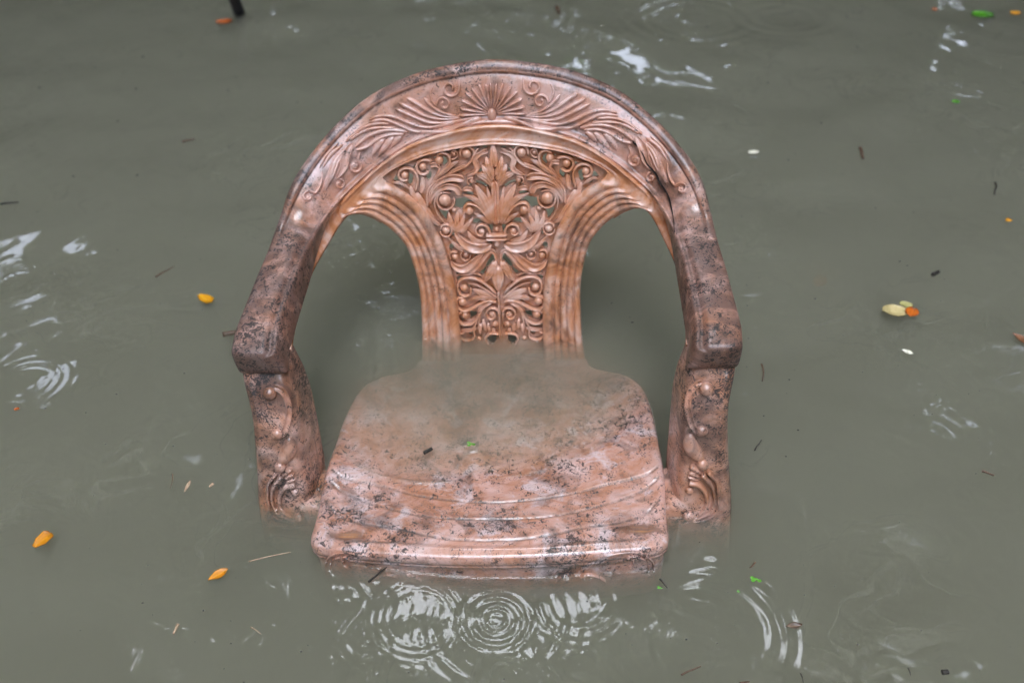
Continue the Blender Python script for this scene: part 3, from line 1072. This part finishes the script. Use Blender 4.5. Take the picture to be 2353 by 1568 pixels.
s3([(625, 572), (570, 612), (550, 680), (570, 770), (620, 850), (690, 930), (740, 975)], 36, 'tube', 'taper', .0055)
s3([(375, 575), (400, 660), (460, 760), (560, 870)], 105, 'leaf', 'lens', .0045, 'leaf')
s3([(315, 505), (340, 590), (390, 670)], 50, 'leaf', 'lens', .0036, 'leaf')
s3([(430, 760), (500, 840), (610, 905)], 46, 'leaf', 'lens', .004, 'leaf')
s3([(600, 950), (615, 905), (655, 890), (700, 910), (712, 955), (690, 1000), (645, 1008), (605, 985), (598, 950)], 22)
s3([(1095, 188), (1010, 205), (960, 260), (985, 330), (950, 385), (860, 425)], 62, 'cup', 'lens', .005, 'leaf')
s3([(1010, 140), (975, 180), (955, 230)], 26, 'tube', 'lens', .004, 'leaf')
s3([(1090, 160), (1050, 170), (1010, 200)], 22, 'tube', 'lens', .004, 'leaf')
stroke([(1150, 345), (1150, 240), (1148, 98)], 92, .0075, 'leaf', 'lance', 'leaf', M_orn, panel, conv=c3, axis=AX3, mirror=False)
s3([(1140, 440), (1105, 340), (1072, 232)], 78, 'leaf', 'lance', .0078, 'leaf')
s3([(1140, 480), (1090, 400), (1032, 312)], 84, 'leaf', 'lance', .0074, 'leaf')
s3([(1140, 530), (1070, 440), (950, 392)], 74, 'leaf', 'lance', .0066, 'leaf')
stroke([(1152, 470), (1152, 680), (1152, 900)], 84, .0075, 'twin', 'even', 'stem', M_orn, panel, conv=c3, axis=AX3, mirror=False)
s3([(1120, 900), (1060, 700), (955, 505)], 104, 'leaf', 'lance', .0068, 'leaf')
s3([(1125, 850), (1110, 700), (1070, 520)], 50, 'leaf', 'lance', .0066, 'leaf')
s3([(1105, 900), (1010, 690), (825, 600)], 66, 'leaf', 'lance', .006, 'leaf')
s3([(1110, 880), (1050, 740), (945, 630)], 50, 'leaf', 'lance', .0066, 'leaf')
s3([(1100, 890), (1030, 775), (955, 708), (885, 692), (842, 730), (845, 795)], 34, 'tube', 'even', .006)
s3([(1090, 900), (1020, 830), (935, 790)], 44, 'leaf', 'lance', .005, 'leaf')
s3([(950, 430), (890, 445), (880, 480), (900, 510)], 20)
s3([(940, 560), (880, 545), (830, 560)], 46, 'cup', 'lens', .0045, 'leaf')
for tx, ty, w in ((685, 765, 54), (775, 750, 56), (850, 785, 56), (930, 825, 56)):
    s3([(800, 985), ((800 + tx) / 2 - 22, (985 + ty) / 2 + 20), (tx, ty)], w, 'leaf', 'lance', .0055, 'leaf')
s3(spiral(1000, 965, 84, 1.15, 20, -1, [(1085, 1010)]), 28, 'tube', 'even', .0062, 'volute')
for k in range(8):
    a = R(185 + k * 24)
    bead(1000 + 58 * math.cos(a), 962 + 58 * math.sin(a), 9, c3, panel, axis=AX3)
for yy in (1002, 1042):
    stroke([(1042, yy), (1150, yy + 1), (1258, yy)], 34, .008, 'tube', 'even', 'binding_bar', M_orn, panel, conv=c3, axis=AX3, mirror=False)
stroke([(1060, 1022), (1150, 1022), (1240, 1022)], 30, .004, 'tube', 'even', 'binding_bar', M_orn, panel, conv=c3, axis=AX3, mirror=False)
s3([(1105, 1095), (980, 1130), (840, 1085), (728, 950)], 112, 'cup', 'lance', .0072, 'leaf')
s3([(1100, 1120), (900, 1150), (770, 1115), (665, 1012)], 54, 'leaf', 'lance', .0052, 'leaf')
s3([(1050, 1072), (930, 1050), (862, 960)], 56, 'leaf', 'lance', .005, 'leaf')
s3([(1060, 935), (1085, 960), (1090, 1000)], 22, 'tube', 'even', .005)
s3([(150, 480), (200, 470), (260, 500), (310, 540)], 34, 'leaf', 'lens', .0028, 'leaf')
# lower part
for (x, y, r) in [(645, 265, 38), (765, 245, 28), (735, 608, 42), (710, 755, 48), (735, 905, 42), (1030, 900, 36), (1060, 1005, 36), (880, 1165, 26), (720, 1190, 26)]:
    bead(x, y, r, c4, panel, axis=AX4, lift=.55)
s4([(1098, 330), (1085, 235), (1035, 205), (970, 265), (890, 365), (785, 440)], 72, 'cup', 'grow', .006, 'leaf')
s4([(960, 215), (860, 320), (745, 398), (645, 372), (590, 305)], 100, 'cup', 'lance', .0058, 'leaf')
s4([(820, 240), (800, 290), (755, 305), (712, 275), (715, 220), (760, 190), (805, 205)], 20)
s4([(600, 300), (590, 240), (620, 205), (675, 215)], 22)
s4([(650, 462), (760, 462), (850, 450), (930, 480)], 26, 'tube', 'lens', .004)
s4([(1095, 315), (1030, 430), (955, 555)], 92, 'leaf', 'lance', .0072, 'leaf')
stroke([(1108, 370), (1108, 500), (1108, 650)], 150, .0062, 'leaf', 'lance', 'leaf', M_orn, panel, conv=c4, axis=AX4, mirror=False)
s4([(1095, 690), (1000, 590), (880, 510), (770, 492), (690, 525), (662, 600), (690, 675), (755, 698), (805, 660), (800, 600)], 34, 'tube', 'even', .0055)
s4([(1095, 720), (990, 640), (870, 575), (770, 560)], 30, 'tube', 'taper', .0052)
s4([(1085, 730), (960, 680), (825, 625)], 84, 'leaf', 'lance', .0045, 'leaf')
s4([(1060, 745), (900, 715), (760, 745)], 54, 'leaf', 'lance', .005, 'leaf')
s4([(1095, 770), (1010, 745), (920, 770), (830, 825), (740, 858), (665, 828), (640, 755), (675, 708), (740, 712)], 34, 'tube', 'even', .0058)
s4([(890, 880), (855, 960), (780, 1008), (700, 1002), (655, 940), (672, 878), (720, 862)], 28, 'tube', 'even', .005)
s4(spiral(1028, 900, 84, 1.25, -20, -1, [(1100, 1060), (1108, 960)]), 30, 'tube', 'even', .006, 'volute')
s4([(870, 880), (930, 800), (1040, 765)], 66, 'cup', 'lens', .005, 'leaf')
s4([(890, 1120), (880, 1000), (905, 880), (960, 800)], 26, 'tube', 'even', .005, 'stem')
for (xa, ya, xb, yb) in ((930, 950, 965, 1095), (985, 985, 1005, 1110), (905, 1000, 900, 1120), (1040, 1050, 1060, 1110)):
    s4([(xa, ya), ((xa + xb) / 2 - 6, (ya + yb) / 2), (xb, yb)], 40, 'leaf', 'lance', .0045, 'leaf')
s4([(860, 1045), (770, 1068), (670, 1070)], 36, 'cup', 'lance', .0045, 'leaf')
s4([(870, 960), (820, 1060), (830, 1150), (760, 1185), (690, 1165), (670, 1115), (720, 1095)], 26, 'tube', 'even', .0045)
s4([(1098, 1120), (1050, 1108), (985, 1120), (950, 1170), (985, 1235)], 30, 'tube', 'even', .005)
stroke([(1108, 640), (1108, 860), (1108, 1180)], 34, .0055, 'tube', 'even', 'stem', M_orn, panel, conv=c4, axis=AX4, mirror=False)

# crest: shell, acanthus sprays and scrolls
c2 = lambda x, y: ((1180 + x / 3.4603) / 1.0544, (120 + y / 3.4603) / 1.0544)
c6 = lambda x, y: ((1080 + x / 6.536) / 1.0544, (170 + y / 6.536) / 1.0544)
CONVS[c2] = 3.4603 * 1.0544
CONVS[c6] = 6.536 * 1.0544
HH = hitter(BV_hoop, -.0005)
AXC = 1140.5


def h2(pts, w, kind='tube', shape='even', h=.0042, name='leaf', mirror=True, mat=None):
    stroke(pts, w, h, kind, shape, name, mat or M_crest, hoop, HH, mirror, AXC, conv=c2)


shell_c = (795, 690)
tips = [(275, 690), (295, 585), (320, 455), (385, 335), (485, 262), (605, 200), (715, 205)]
for i, (tx, ty) in enumerate(tips):
    stroke([(795 + (tx - 795) * .12, 690 + (ty - 690) * .16), ((795 + tx) / 2, (690 + ty) / 2 - 8), (tx, ty)], 66, .0050, 'tube', 'grow', 'shell_ray', M_crest, hoop, HH, True, AXC, conv=c6)
stroke([(795, 600), (795, 400), (795, 195)], 60, .0050, 'tube', 'grow', 'shell_ray', M_crest, hoop, HH, False, AXC, conv=c6)
bead(795, 690, 72, c6, hoop, HH, False, AXC, .9, 'shell_heart', M_crest, .5, 1.5)
h2([(165, 578), (300, 612), (450, 662), (620, 684), (760, 660), (880, 605), (1000, 562), (1130, 585)], 34)
h2([(170, 556), (330, 588), (480, 628), (640, 636), (780, 596), (900, 545), (1020, 530), (1125, 560)], 32)
h2([(330, 572), (480, 598), (620, 592), (760, 535), (905, 470)], 46, 'tube', 'grow')
h2([(350, 562), (500, 570), (640, 540), (760, 478), (870, 425)], 46, 'tube', 'grow')
h2([(360, 556), (500, 545), (620, 497), (720, 430), (800, 385)], 44, 'tube', 'grow')
h2([(390, 548), (500, 515), (590, 455), (650, 390)], 40, 'tube', 'grow')
h2(spiral(425, 315, 82, 1.2, 200, -1, [(345, 235)]), 26, 'tube', 'even', .004, 'scroll')
h2(spiral(485, 442, 64, 1.3, 20, -1, [(570, 300), (605, 340), (600, 400), (560, 450)]), 24, 'tube', 'even', .004, 'scroll')
h2([(830, 686), (950, 686), (1060, 724), (1150, 785), (1245, 812)], 34)
h2([(800, 672), (920, 648), (1040, 660), (1150, 706), (1255, 790)], 36)
h2([(900, 636), (1040, 628), (1180, 660), (1300, 735)], 32)
h2([(950, 598), (1080, 598), (1200, 640), (1330, 745)], 30)
h2([(850, 700), (905, 740), (955, 805)], 56, 'tube', 'lance', .0045)
h2([(915, 705), (985, 770), (1065, 875)], 64, 'tube', 'lance', .0045)
h2([(1000, 720), (1065, 780), (1115, 872)], 64, 'tube', 'lance', .0045)
h2([(1205, 815), (1225, 860), (1240, 905)] + spiral(1262, 950, 58, 1.1, 225, -1), 34, 'tube', 'even', .0045, 'scroll')
bead(1262, 950, 26, c2, hoop, HH, True, AXC, .9, 'bead', M_crest)
h2([(1270, 755), (1335, 860), (1360, 960), (1425, 1055)], 86, 'cup', 'lance', .0052)
h2([(1320, 790), (1410, 890), (1455, 1000), (1525, 1158)], 70, 'leaf', 'lance', .005)
h2([(1350, 765), (1460, 850), (1530, 965)], 40, 'tube', 'lance')
h2([(1390, 755), (1500, 860), (1555, 965)], 30, 'tube', 'lance')
h2([(1440, 930), (1480, 1040), (1535, 1150)], 50, 'leaf', 'lance')
h2(spiral(1395, 1095, 44, 1.1, -90, -1), 24, 'tube', 'even', .004, 'scroll')
bead(1395, 1095, 18, c2, hoop, HH, True, AXC, .9, 'bead', M_crest)
h2([(1530, 980), (1528, 1070), (1570, 1150)] + spiral(1650, 1205, 56, 1.1, 200, 1), 24, 'tube', 'even', .0038, 'scroll')
bead(1650, 1205, 20, c2, hoop, HH, True, AXC, .8, 'bead', M_crest)
# the crack through the right shoulder
h2([(1245, 800), (1320, 880), (1365, 985), (1440, 1075), (1462, 1140), (1530, 1240), (1568, 1370), (1590, 1500), (1600, 1560)], 13, 'tube', 'taper', .0042, 'crack', False, M_crack)
CHAIR_PARTS[-1]['label'] = 'dark jagged crack running down the right shoulder'

# leg relief (traced on the right leg, mirrored to the left one)
c7 = lambda x, y: ((1560 + x / 2.8) / 1.0544, (760 + y / 2.8) / 1.0544)
CONVS[c7] = 2.8 * 1.0544
HL = hitter(BV_leg, -.0004)


def l7(pts, w, kind='tube', shape='even', h=.0045, name='scroll'):
    for par, sg in ((leg_r, 1), (leg_l, -1)):
        k = len(CHAIR_PARTS)
        stroke(pts, w, h * 1.35, kind, shape, name, M_leg, par, HL, False, conv=c7)
        if sg < 0 and len(CHAIR_PARTS) > k:
            CHAIR_PARTS[-1].data.transform(Matrix.Scale(-1, 4, (1, 0, 0)))
            CHAIR_PARTS[-1].data.flip_normals()


def b7(x, y, r):
    for par, sg in ((leg_r, 1), (leg_l, -1)):
        k = len(CHAIR_PARTS)
        bead(x, y, r * 1.1, c7, par, HL, False, None, .8, 'bead', M_leg, .4)
        if sg < 0 and len(CHAIR_PARTS) > k:
            CHAIR_PARTS[-1].data.transform(Matrix.Scale(-1, 4, (1, 0, 0)))
            CHAIR_PARTS[-1].data.flip_normals()


for q in ((465, 520, 44), (425, 800, 38), (420, 1022, 38), (327, 1197, 28), (312, 1368, 34)): b7(*q)
l7([(440, 475), (385, 500), (350, 570), (342, 660), (360, 750), (400, 815)], 46, 'cup', 'even', .003, 'strap')
l7([(350, 820), (345, 890), (385, 960), (430, 1000)], 110, 'tube', 'lens', .004, 'lobe')
l7([(335, 1035), (370, 1050), (412, 1092)], 44, 'tube', 'lance', .004, 'lobe')
l7([(325, 1068), (360, 1082), (400, 1110)], 40, 'tube', 'lance', .004, 'lobe')
l7([(318, 1098), (350, 1110), (390, 1125)], 36, 'tube', 'lance', .004, 'lobe')
l7([(325, 1140), (395, 1160), (438, 1230), (430, 1310), (365, 1375)], 56, 'tube', 'taper', .0048)
l7([(415, 1090), (475, 1160), (488, 1260), (450, 1345), (350, 1395)], 44, 'tube', 'taper', .0046)
l7([(455, 1075), (520, 1160), (522, 1280), (460, 1375), (340, 1408)], 28, 'tube', 'taper', .004)

# skirt ornament at the front corners and under the water line
c8 = lambda x, y: ((1200 + x / 3.565) / 1.0544, (1050 + y / 3.565) / 1.0544)
CONVS[c8] = 3.565 * 1.0544
HS = hitter(BV_seat, -.0003)


def k8(pts, w, h=.003, name='scroll'):
    stroke(pts, w, h, 'tube', 'even', name, M_seat, seat, HS, True, 1137, conv=c8)


k8([(980, 1052), (1100, 1030), (1230, 1018), (1330, 1040), (1388, 1105), (1385, 1190)], 24)
k8([(1180, 1050), (1290, 1058), (1345, 1110), (1345, 1190)], 14)
k8([(1170, 1075), (1200, 1062), (1228, 1085), (1225, 1120), (1185, 1160)], 24)
k8([(760, 1235), (840, 1205), (930, 1235), (980, 1270)], 26)
k8([(640, 1215), (590, 1235), (560, 1265)], 22)
bead(665, 1215, 26, c8, seat, HS, True, 1137, .7, 'bead', M_seat)

# ------------------------------------------------------------------ let the water climb against the chair (meniscus)
bpy.context.view_layer.update()
CR = []
for o in CHAIR_PARTS:
    me_ = o.data
    nv_ = len(me_.vertices)
    cov = np.empty(nv_ * 3, np.float32)
    me_.vertices.foreach_get('co', cov)
    mw = np.array(chair.matrix_world)
    cov = cov.reshape(-1, 3) @ mw[:3, :3].T + mw[:3, 3]
    if cov[:, 2].min() > 0 or cov[:, 2].max() < 0: continue
    ev = np.empty(len(me_.edges) * 2, np.int32)
    me_.edges.foreach_get('vertices', ev)
    ev = ev.reshape(-1, 2)
    a_, b_ = cov[ev[:, 0]], cov[ev[:, 1]]
    x_ = (a_[:, 2] > 0) != (b_[:, 2] > 0)
    a_, b_ = a_[x_], b_[x_]
    t_ = (a_[:, 2] / (a_[:, 2] - b_[:, 2]))[:, None]
    CR.append((a_ + (b_ - a_) * t_)[:, :2])
CR = np.concatenate(CR)
CR = np.unique(np.round(CR / .0008), axis=0) * .0008
kd = KDTree(len(CR))
for i, (a_, b_) in enumerate(CR): kd.insert((a_, b_, 0), i)
kd.balance()
wm_ = water.data
wco = np.empty(len(wm_.vertices) * 3, np.float32)
wm_.vertices.foreach_get('co', wco)
wco = wco.reshape(-1, 3)
sel = np.nonzero((np.abs(wco[:, 0]) < .36) & (wco[:, 1] > -.03) & (wco[:, 1] < .56) & (np.arange(len(wco)) < WATER_N))[0]
dd = np.array([kd.find((wco[i, 0], wco[i, 1], 0))[2] for i in sel])
wco[sel, 2] += .0044 * np.exp(-dd / .0030)
wm_.vertices.foreach_set('co', wco.ravel())
wm_.update()

# ------------------------------------------------------------------ things afloat: leaves, petals, twigs
def leaf_mat(name, c1, c2_, spot=None):
    N = NT(name)
    co = N.co()
    sp = N.n('ShaderNodeSeparateXYZ')
    N.link(co, sp.inputs[0])
    base = N.ramp(N.noise(co, 90, 4, .6, .5), [(.32, c1), (.66, c2_)])
    ay = N.math('ABSOLUTE', sp.outputs[1])
    dk = tuple(k * .45 for k in c1)
    vein = N.math('SINE', N.math('MULTIPLY', N.math('SUBTRACT', sp.outputs[0], N.math('MULTIPLY', ay, .8)), 2600))
    base = N.mix(N.math('MULTIPLY', N.ss(vein, .75, 1.0), .35), base, dk)
    base = N.mix(N.math('SUBTRACT', 1.0, N.ss(ay, .0002, .0006)), base, tuple(min(.8, k * 1.25 + .03) for k in c2_))
    base = N.mix(N.math('MULTIPLY', N.ss(N.noise(co, 170, 4, .65), .60, .70), .8), base, (.13, .055, .015))
    base = N.mix(N.math('MULTIPLY', N.ss(sp.outputs[0], .006, .013), .5), base, dk)
    b = N.n('ShaderNodeBsdfPrincipled')
    N.set(b, Base_Color=base, Roughness=.38)
    N.link(b.outputs[0], N.out.inputs[0])
    return N.m


simple2 = lambda nm, a_, b_: simple(nm, [(.32, a_), (.62, b_)], 70, .5, .4)
ML = {
    'amber': leaf_mat('leaf_amber', (.60, .24, .004), (.78, .36, .006)),
    'orange': leaf_mat('leaf_orange', (.55, .19, .006), (.66, .26, .008), (.28, .10, .01)),
    'rust': leaf_mat('leaf_rust', (.36, .075, .008), (.48, .11, .012)),
    'vermilion': leaf_mat('leaf_vermilion', (.50, .10, .008), (.62, .15, .01)),
    'straw': leaf_mat('leaf_straw', (.58, .45, .18), (.68, .54, .26)),
    'olive': leaf_mat('leaf_olive', (.38, .34, .11), (.46, .42, .16)),
    'cream': leaf_mat('petal_cream', (.72, .66, .48), (.80, .75, .60)),
    'brown': leaf_mat('leaf_brown', (.16, .065, .028), (.26, .11, .05)),
    'dry': leaf_mat('leaf_dry', (.07, .045, .03), (.20, .13, .085)),
    'green': leaf_mat('leaf_fresh', (.06, .24, .015), (.11, .36, .02)),
    'tan': simple2('bit_tan', (.36, .24, .15), (.48, .34, .22)),
    'twig': simple2('twig_dark', (.020, .018, .015), (.055, .045, .035)),
    'twigb': simple2('twig_brown', (.09, .05, .03), (.15, .085, .05)),
    'pole': simple2('pole_dark', (.022, .020, .024), (.045, .04, .045)),
}


def wz(x, y):
    return float(water_h(np.array([x]), np.array([y]))[0])


def leaf(name, u, v, Lpx, Wpx, rot, mat, label, cat, shape='oval', curl=.12, z=None, group=None):
    c = atz(u, v)
    s = depth(c) / FPX
    L_, W_ = Lpx * s, Wpx * s
    z0 = (wz(c.x, c.y) + .0012) if z is None else z
    n, m = 15, 7
    rnd = random.Random(int(u * 7 + v))
    V_ = []
    for i in range(n):
        t = i / (n - 1)
        if shape == 'oval': w = math.sin(math.pi * (.04 + .92 * t)) ** .55
        elif shape == 'point': w = math.sin(math.pi * (.02 + .96 * t) ** 1.15) ** .9
        else: w = min(1, (.35 + t * 1.6)) * (1 if t < .85 else math.sqrt(max(0, 1 - ((t - .85) / .16) ** 2)))
        w *= 1 + .06 * rnd.uniform(-1, 1)
        for j in range(m):
            q = -1 + 2 * j / (m - 1)
            V_.append(((t - .5) * L_, q * w * W_ / 2, W_ * (curl * q * q * (.5 + .5 * t) - .03 * math.exp(-(q / .18) ** 2)) + W_ * curl * .5 * (t - .5) ** 2))
    V_ = np.array(V_)
    nv_ = len(V_)
    V2 = V_ - [0, 0, max(.0003, W_ * .03)]
    Fq_ = grid_faces(n, m)
    bnd = []
    for i in range(n - 1):
        bnd += [(i * m, (i + 1) * m, (i + 1) * m + nv_, i * m + nv_), (i * m + m - 1, i * m + m - 1 + nv_, (i + 1) * m + m - 1 + nv_, (i + 1) * m + m - 1)]
    for j in range(m - 1):
        bnd += [(j, j + nv_, j + 1 + nv_, j + 1), ((n - 1) * m + j, (n - 1) * m + j + 1, (n - 1) * m + j + 1 + nv_, (n - 1) * m + j + nv_)]
    o = obj(name, np.concatenate([V_, V2]), np.concatenate([Fq_, Fq_[:, ::-1] + nv_, np.array(bnd)]), ML[mat])
    o.location = (c.x, c.y, z0)
    o.rotation_euler = (0, 0, R(rot))
    tag(o, label, cat, group)
    return o


def twig(name, u0, v0, u1, v1, wpx, mat, label, cat='twig', bend=.06, z=.0008, taper=.6, lift=0):
    a, b_ = atz(u0, v0), atz(u1, v1)
    a.z, b_.z = wz(a.x, a.y) + z, wz(b_.x, b_.y) + z + lift
    s = depth(a) / FPX
    d = b_ - a
    sd_ = Vector((-d.y, d.x, 0)) * bend
    rnd = random.Random(int(u0 + v0))
    path = [(0, 0, 0), tuple(d * .33 + sd_ * rnd.uniform(.3, 1)), tuple(d * .66 + sd_ * rnd.uniform(-.2, .9)), tuple(d)]
    V_, F_ = limb(path, wpx * s / 2, wpx * s / 2 * taper, 7)
    F_ = F_ + [tuple(range(7)), tuple(range(77, 84))]
    o = obj(name, V_, F_, ML[mat])
    o.location = a
    return tag(o, label, cat)


leaf('leaf', 471, 685, 46, 24, -37, 'amber', 'bright amber leaf floating left of the chair arm', 'leaf', 'blunt')
leaf('leaf', 98, 1240, 46, 32, 62, 'orange', 'orange round-ended leaf afloat at the left edge of the picture', 'leaf', 'blunt')
leaf('leaf', 501, 1318, 48, 25, 38, 'orange', 'pointed orange leaf afloat below the left front leg', 'leaf', 'point')
leaf('leaf', 514, 52, 36, 26, 0, 'rust', 'rust-red leaf afloat near the dark pole at the top', 'leaf', 'blunt')
leaf('leaf', 2056, 716, 58, 42, 176, 'straw', 'pale straw-yellow oval leaf in the cluster right of the chair', 'leaf', 'oval')
leaf('leaf', 2080, 703, 30, 22, -32, 'olive', 'small olive leaf on the rim of the straw-yellow leaf', 'leaf', 'oval', z=.003)
leaf('leaf', 2093, 721, 32, 30, 58, 'vermilion', 'orange-red leaf overlapping the end of the straw-yellow leaf', 'leaf', 'oval', z=.004)
leaf('petal', 2083, 810, 26, 15, -40, 'cream', 'small cream-white petal afloat below the leaf cluster', 'petal', 'point')
leaf('petal', 1732, 348, 26, 18, 5, 'cream', 'pale cream petal afloat beyond the right shoulder of the chair', 'petal', 'oval')
leaf('leaf', 2352, 782, 60, 26, -58, 'brown', 'brown pointed leaf cut by the right edge of the picture', 'leaf', 'point')
leaf('leaf', 1823, 1438, 38, 17, 4, 'dry', 'curled dry brown leaf afloat at lower right', 'leaf', 'point', curl=.3)
leaf('leaf', 2256, 36, 46, 40, -20, 'green', 'fresh green leaf afloat at the top right corner', 'leaf', 'oval')
leaf('leaf', 2332, 31, 22, 22, -20, 'amber', 'small yellow leaf beside the green one in the top right corner', 'leaf', 'oval')
leaf('petal', 2148, 20, 12, 12, 0, 'vermilion', 'tiny orange petal afloat near the top edge, left of the green leaf', 'petal', 'oval')
leaf('leaf', 2195, 235, 18, 16, -10, 'green', 'small dark green leaf afloat at upper right', 'leaf', 'oval')
leaf('petal', 2315, 508, 14, 13, 30, 'amber', 'small orange petal afloat near the right edge', 'petal', 'blunt')
leaf('leaf', 1895, 603, 46, 30, 60, 'orange', 'faint orange leaf sunk below the surface right of the chair', 'leaf', 'oval', z=-.045)
leaf('bud_scale', 430, 1114, 36, 9, 82, 'tan', 'pinkish tan bud scale afloat left of the left front leg', 'plant bit', 'point')
leaf('plant_bit', 485, 1112, 14, 8, 60, 'tan', 'small tan chip of plant beside the bud scale', 'plant bit', 'blunt')
leaf('petal', 40, 943, 12, 9, 10, 'rust', 'tiny brown-orange petal afloat at the left edge', 'petal', 'oval')


def duckweed(u, v, r, label):
    root = empty('duckweed')
    c = atz(u, v)
    root.location = (c.x, c.y, wz(c.x, c.y) + .001)
    s = depth(c) / FPX
    rnd = random.Random(u)
    for k in range(4):
        a = k * 1.7 + rnd.random()
        q = r * s * (.25 + .45 * (k > 0))
        V_ = [(0, 0, .0006)]
        for i in range(12):
            t = 2 * math.pi * i / 12
            V_.append((math.cos(t) * r * s * .42, math.sin(t) * r * s * .34, 0))
        V_ = [(x_ + math.cos(a) * q * (k > 0), y_ + math.sin(a) * q * (k > 0), z_ + k * .0003) for x_, y_, z_ in V_]
        obj('frond', V_, [(0, i + 1, (i + 1) % 12 + 1) for i in range(12)], ML['green'], root)
    tag(root, label, 'duckweed')


duckweed(1082, 1019, 10, 'bright green duckweed floating above the middle of the seat')
duckweed(1736, 1329, 12, 'bright green duckweed cluster afloat at lower right of the chair')
duckweed(1515, 1350, 6, 'tiny green duckweed bit afloat below the right seat corner')
duckweed(1697, 1357, 4, 'single green speck of duckweed between the two lower right clusters')
duckweed(770, 1270, 5, 'tiny green duckweed stuck at the left seat corner')

twig('straw', 571, 1288, 668, 1271, 3.2, 'tan', 'long pale straw pointing at the left seat corner', 'straw', .02)
twig('twig', 847, 1340, 897, 1300, 5.5, 'twig', 'short black twig afloat in front of the seat', bend=.02)
twig('bark_chip', 974, 1040, 992, 1030, 9, 'twig', 'black bark chip afloat over the front of the seat', 'bark chip', .02, taper=.9)
twig('twig', 358, 637, 400, 612, 4, 'twigb', 'thin brown twig afloat beyond the left arm')
twig('stick', 510, 762, 600, 748, 13, 'twigb', 'brown stick half hidden behind the left armrest', 'stick', .02, z=-.006)
twig('twig', 2286, 420, 2284, 446, 5, 'twig', 'short dark twig afloat at the right, upright in the picture')
twig('twig', 1750, 832, 1751, 874, 4, 'twigb', 'thin straight twig just right of the right armrest')
twig('twig', 1733, 1036, 1748, 1013, 3.5, 'twig', 'small slanted dark twig right of the right front leg')
twig('twig', 2256, 1080, 2284, 1091, 6, 'twigb', 'dark brown twig afloat far right below the cream petal')
twig('twig', 1565, 1548, 1610, 1528, 4.5, 'twigb', 'reddish brown twig at the bottom right of the chair')
twig('twig', 1735, 1290, 1722, 1303, 4.5, 'twigb', 'little brown twig below the right front leg')
twig('twig', 1515, 1330, 1533, 1350, 4.5, 'twig', 'dark twig afloat just off the right front corner of the seat')
twig('stem_piece', 409, 1433, 398, 1455, 8, 'tan', 'tan stem piece with a dark end at lower left', 'stem', .02)
twig('twig', 1838, 1545, 1845, 1568, 3, 'twig', 'thin dark twig at the bottom edge, right of centre')
twig('twig', 2084, 1535, 2090, 1552, 3, 'twig', 'hair-thin twig at the bottom right, left of the black chip')
twig('twig', 1700, 1566, 1722, 1562, 6, 'twigb', 'brown twig cut by the bottom edge of the picture')
twig('bark_chip', 2162, 1546, 2176, 1545, 12, 'twig', 'black square bark chip at the bottom right', 'bark chip', .0, taper=.95)
twig('bark_chip', 2141, 634, 2155, 627, 10, 'twig', 'black bark chip afloat above the leaf cluster', 'bark chip', .0, taper=.8)
twig('seed_pod', 1975, 342, 1982, 366, 8, 'twigb', 'dark brown seed pod afloat at upper right', 'seed pod', .03)
twig('seed_pod', 1279, 18, 1283, 32, 10, 'twigb', 'dark seed pod afloat at the top beyond the crest', 'seed pod', .03)
twig('twig', 0, 468, 42, 464, 5, 'twig', 'dark twig afloat at the left edge of the picture')
twig('twig', 418, 325, 448, 319, 5, 'twigb', 'blurred brown twig afloat at upper left')
twig('twig', 395, 1085, 390, 1120, 2.5, 'twigb', 'hair-thin upright twig beside the bud scale')
twig('twig', 575, 1440, 600, 1456, 2.5, 'tan', 'hair-thin pale twig afloat at lower left of centre')

p0, p1 = atz(550, 30), atz(528, -30, .10)
d = p1 - p0
V_, F_ = limb([tuple(p0 - d * .4), tuple(p0), tuple(p0 + d * .6), tuple(p1)], .017, .016, 12)
F_ = F_ + [tuple(range(12)), tuple(range(132, 144))]
tag(obj('pole', V_, F_, ML['pole']), 'dark slanted pole standing in the water at the top left', 'pole')

# specks of dirt nobody could count
rnd = random.Random(5)
V_, F_ = [], []
for k in range(260):
    u, v = rnd.uniform(0, 2352), 1568 * rnd.random() ** .85
    c = atz(u, v)
    if -.35 < c.x < .35 and .0 < c.y < .52 and rnd.random() < .7: continue
    s = depth(c) / FPX
    r = rnd.choice([1.0, 1.2, 1.5, 1.8, 2.4, 3.0]) * s
    z0 = wz(c.x, c.y) + .0006
    k0 = len(V_)
    V_.append((c.x, c.y, z0 + r * .5))
    a0 = rnd.random() * 6
    e = rnd.uniform(.5, 1)
    for i in range(6):
        t = a0 + i * math.pi / 3
        rr = r * rnd.uniform(.7, 1.2)
        V_.append((c.x + math.cos(t) * rr, c.y + math.sin(t) * rr * e, z0 - r * .2))
    F_ += [(k0, k0 + 1 + i, k0 + 1 + (i + 1) % 6) for i in range(6)]
o = obj('debris_specks', V_, F_, ML['twig'])
tag(o, 'dark specks of plant dirt scattered over the water', 'debris', kind='stuff')
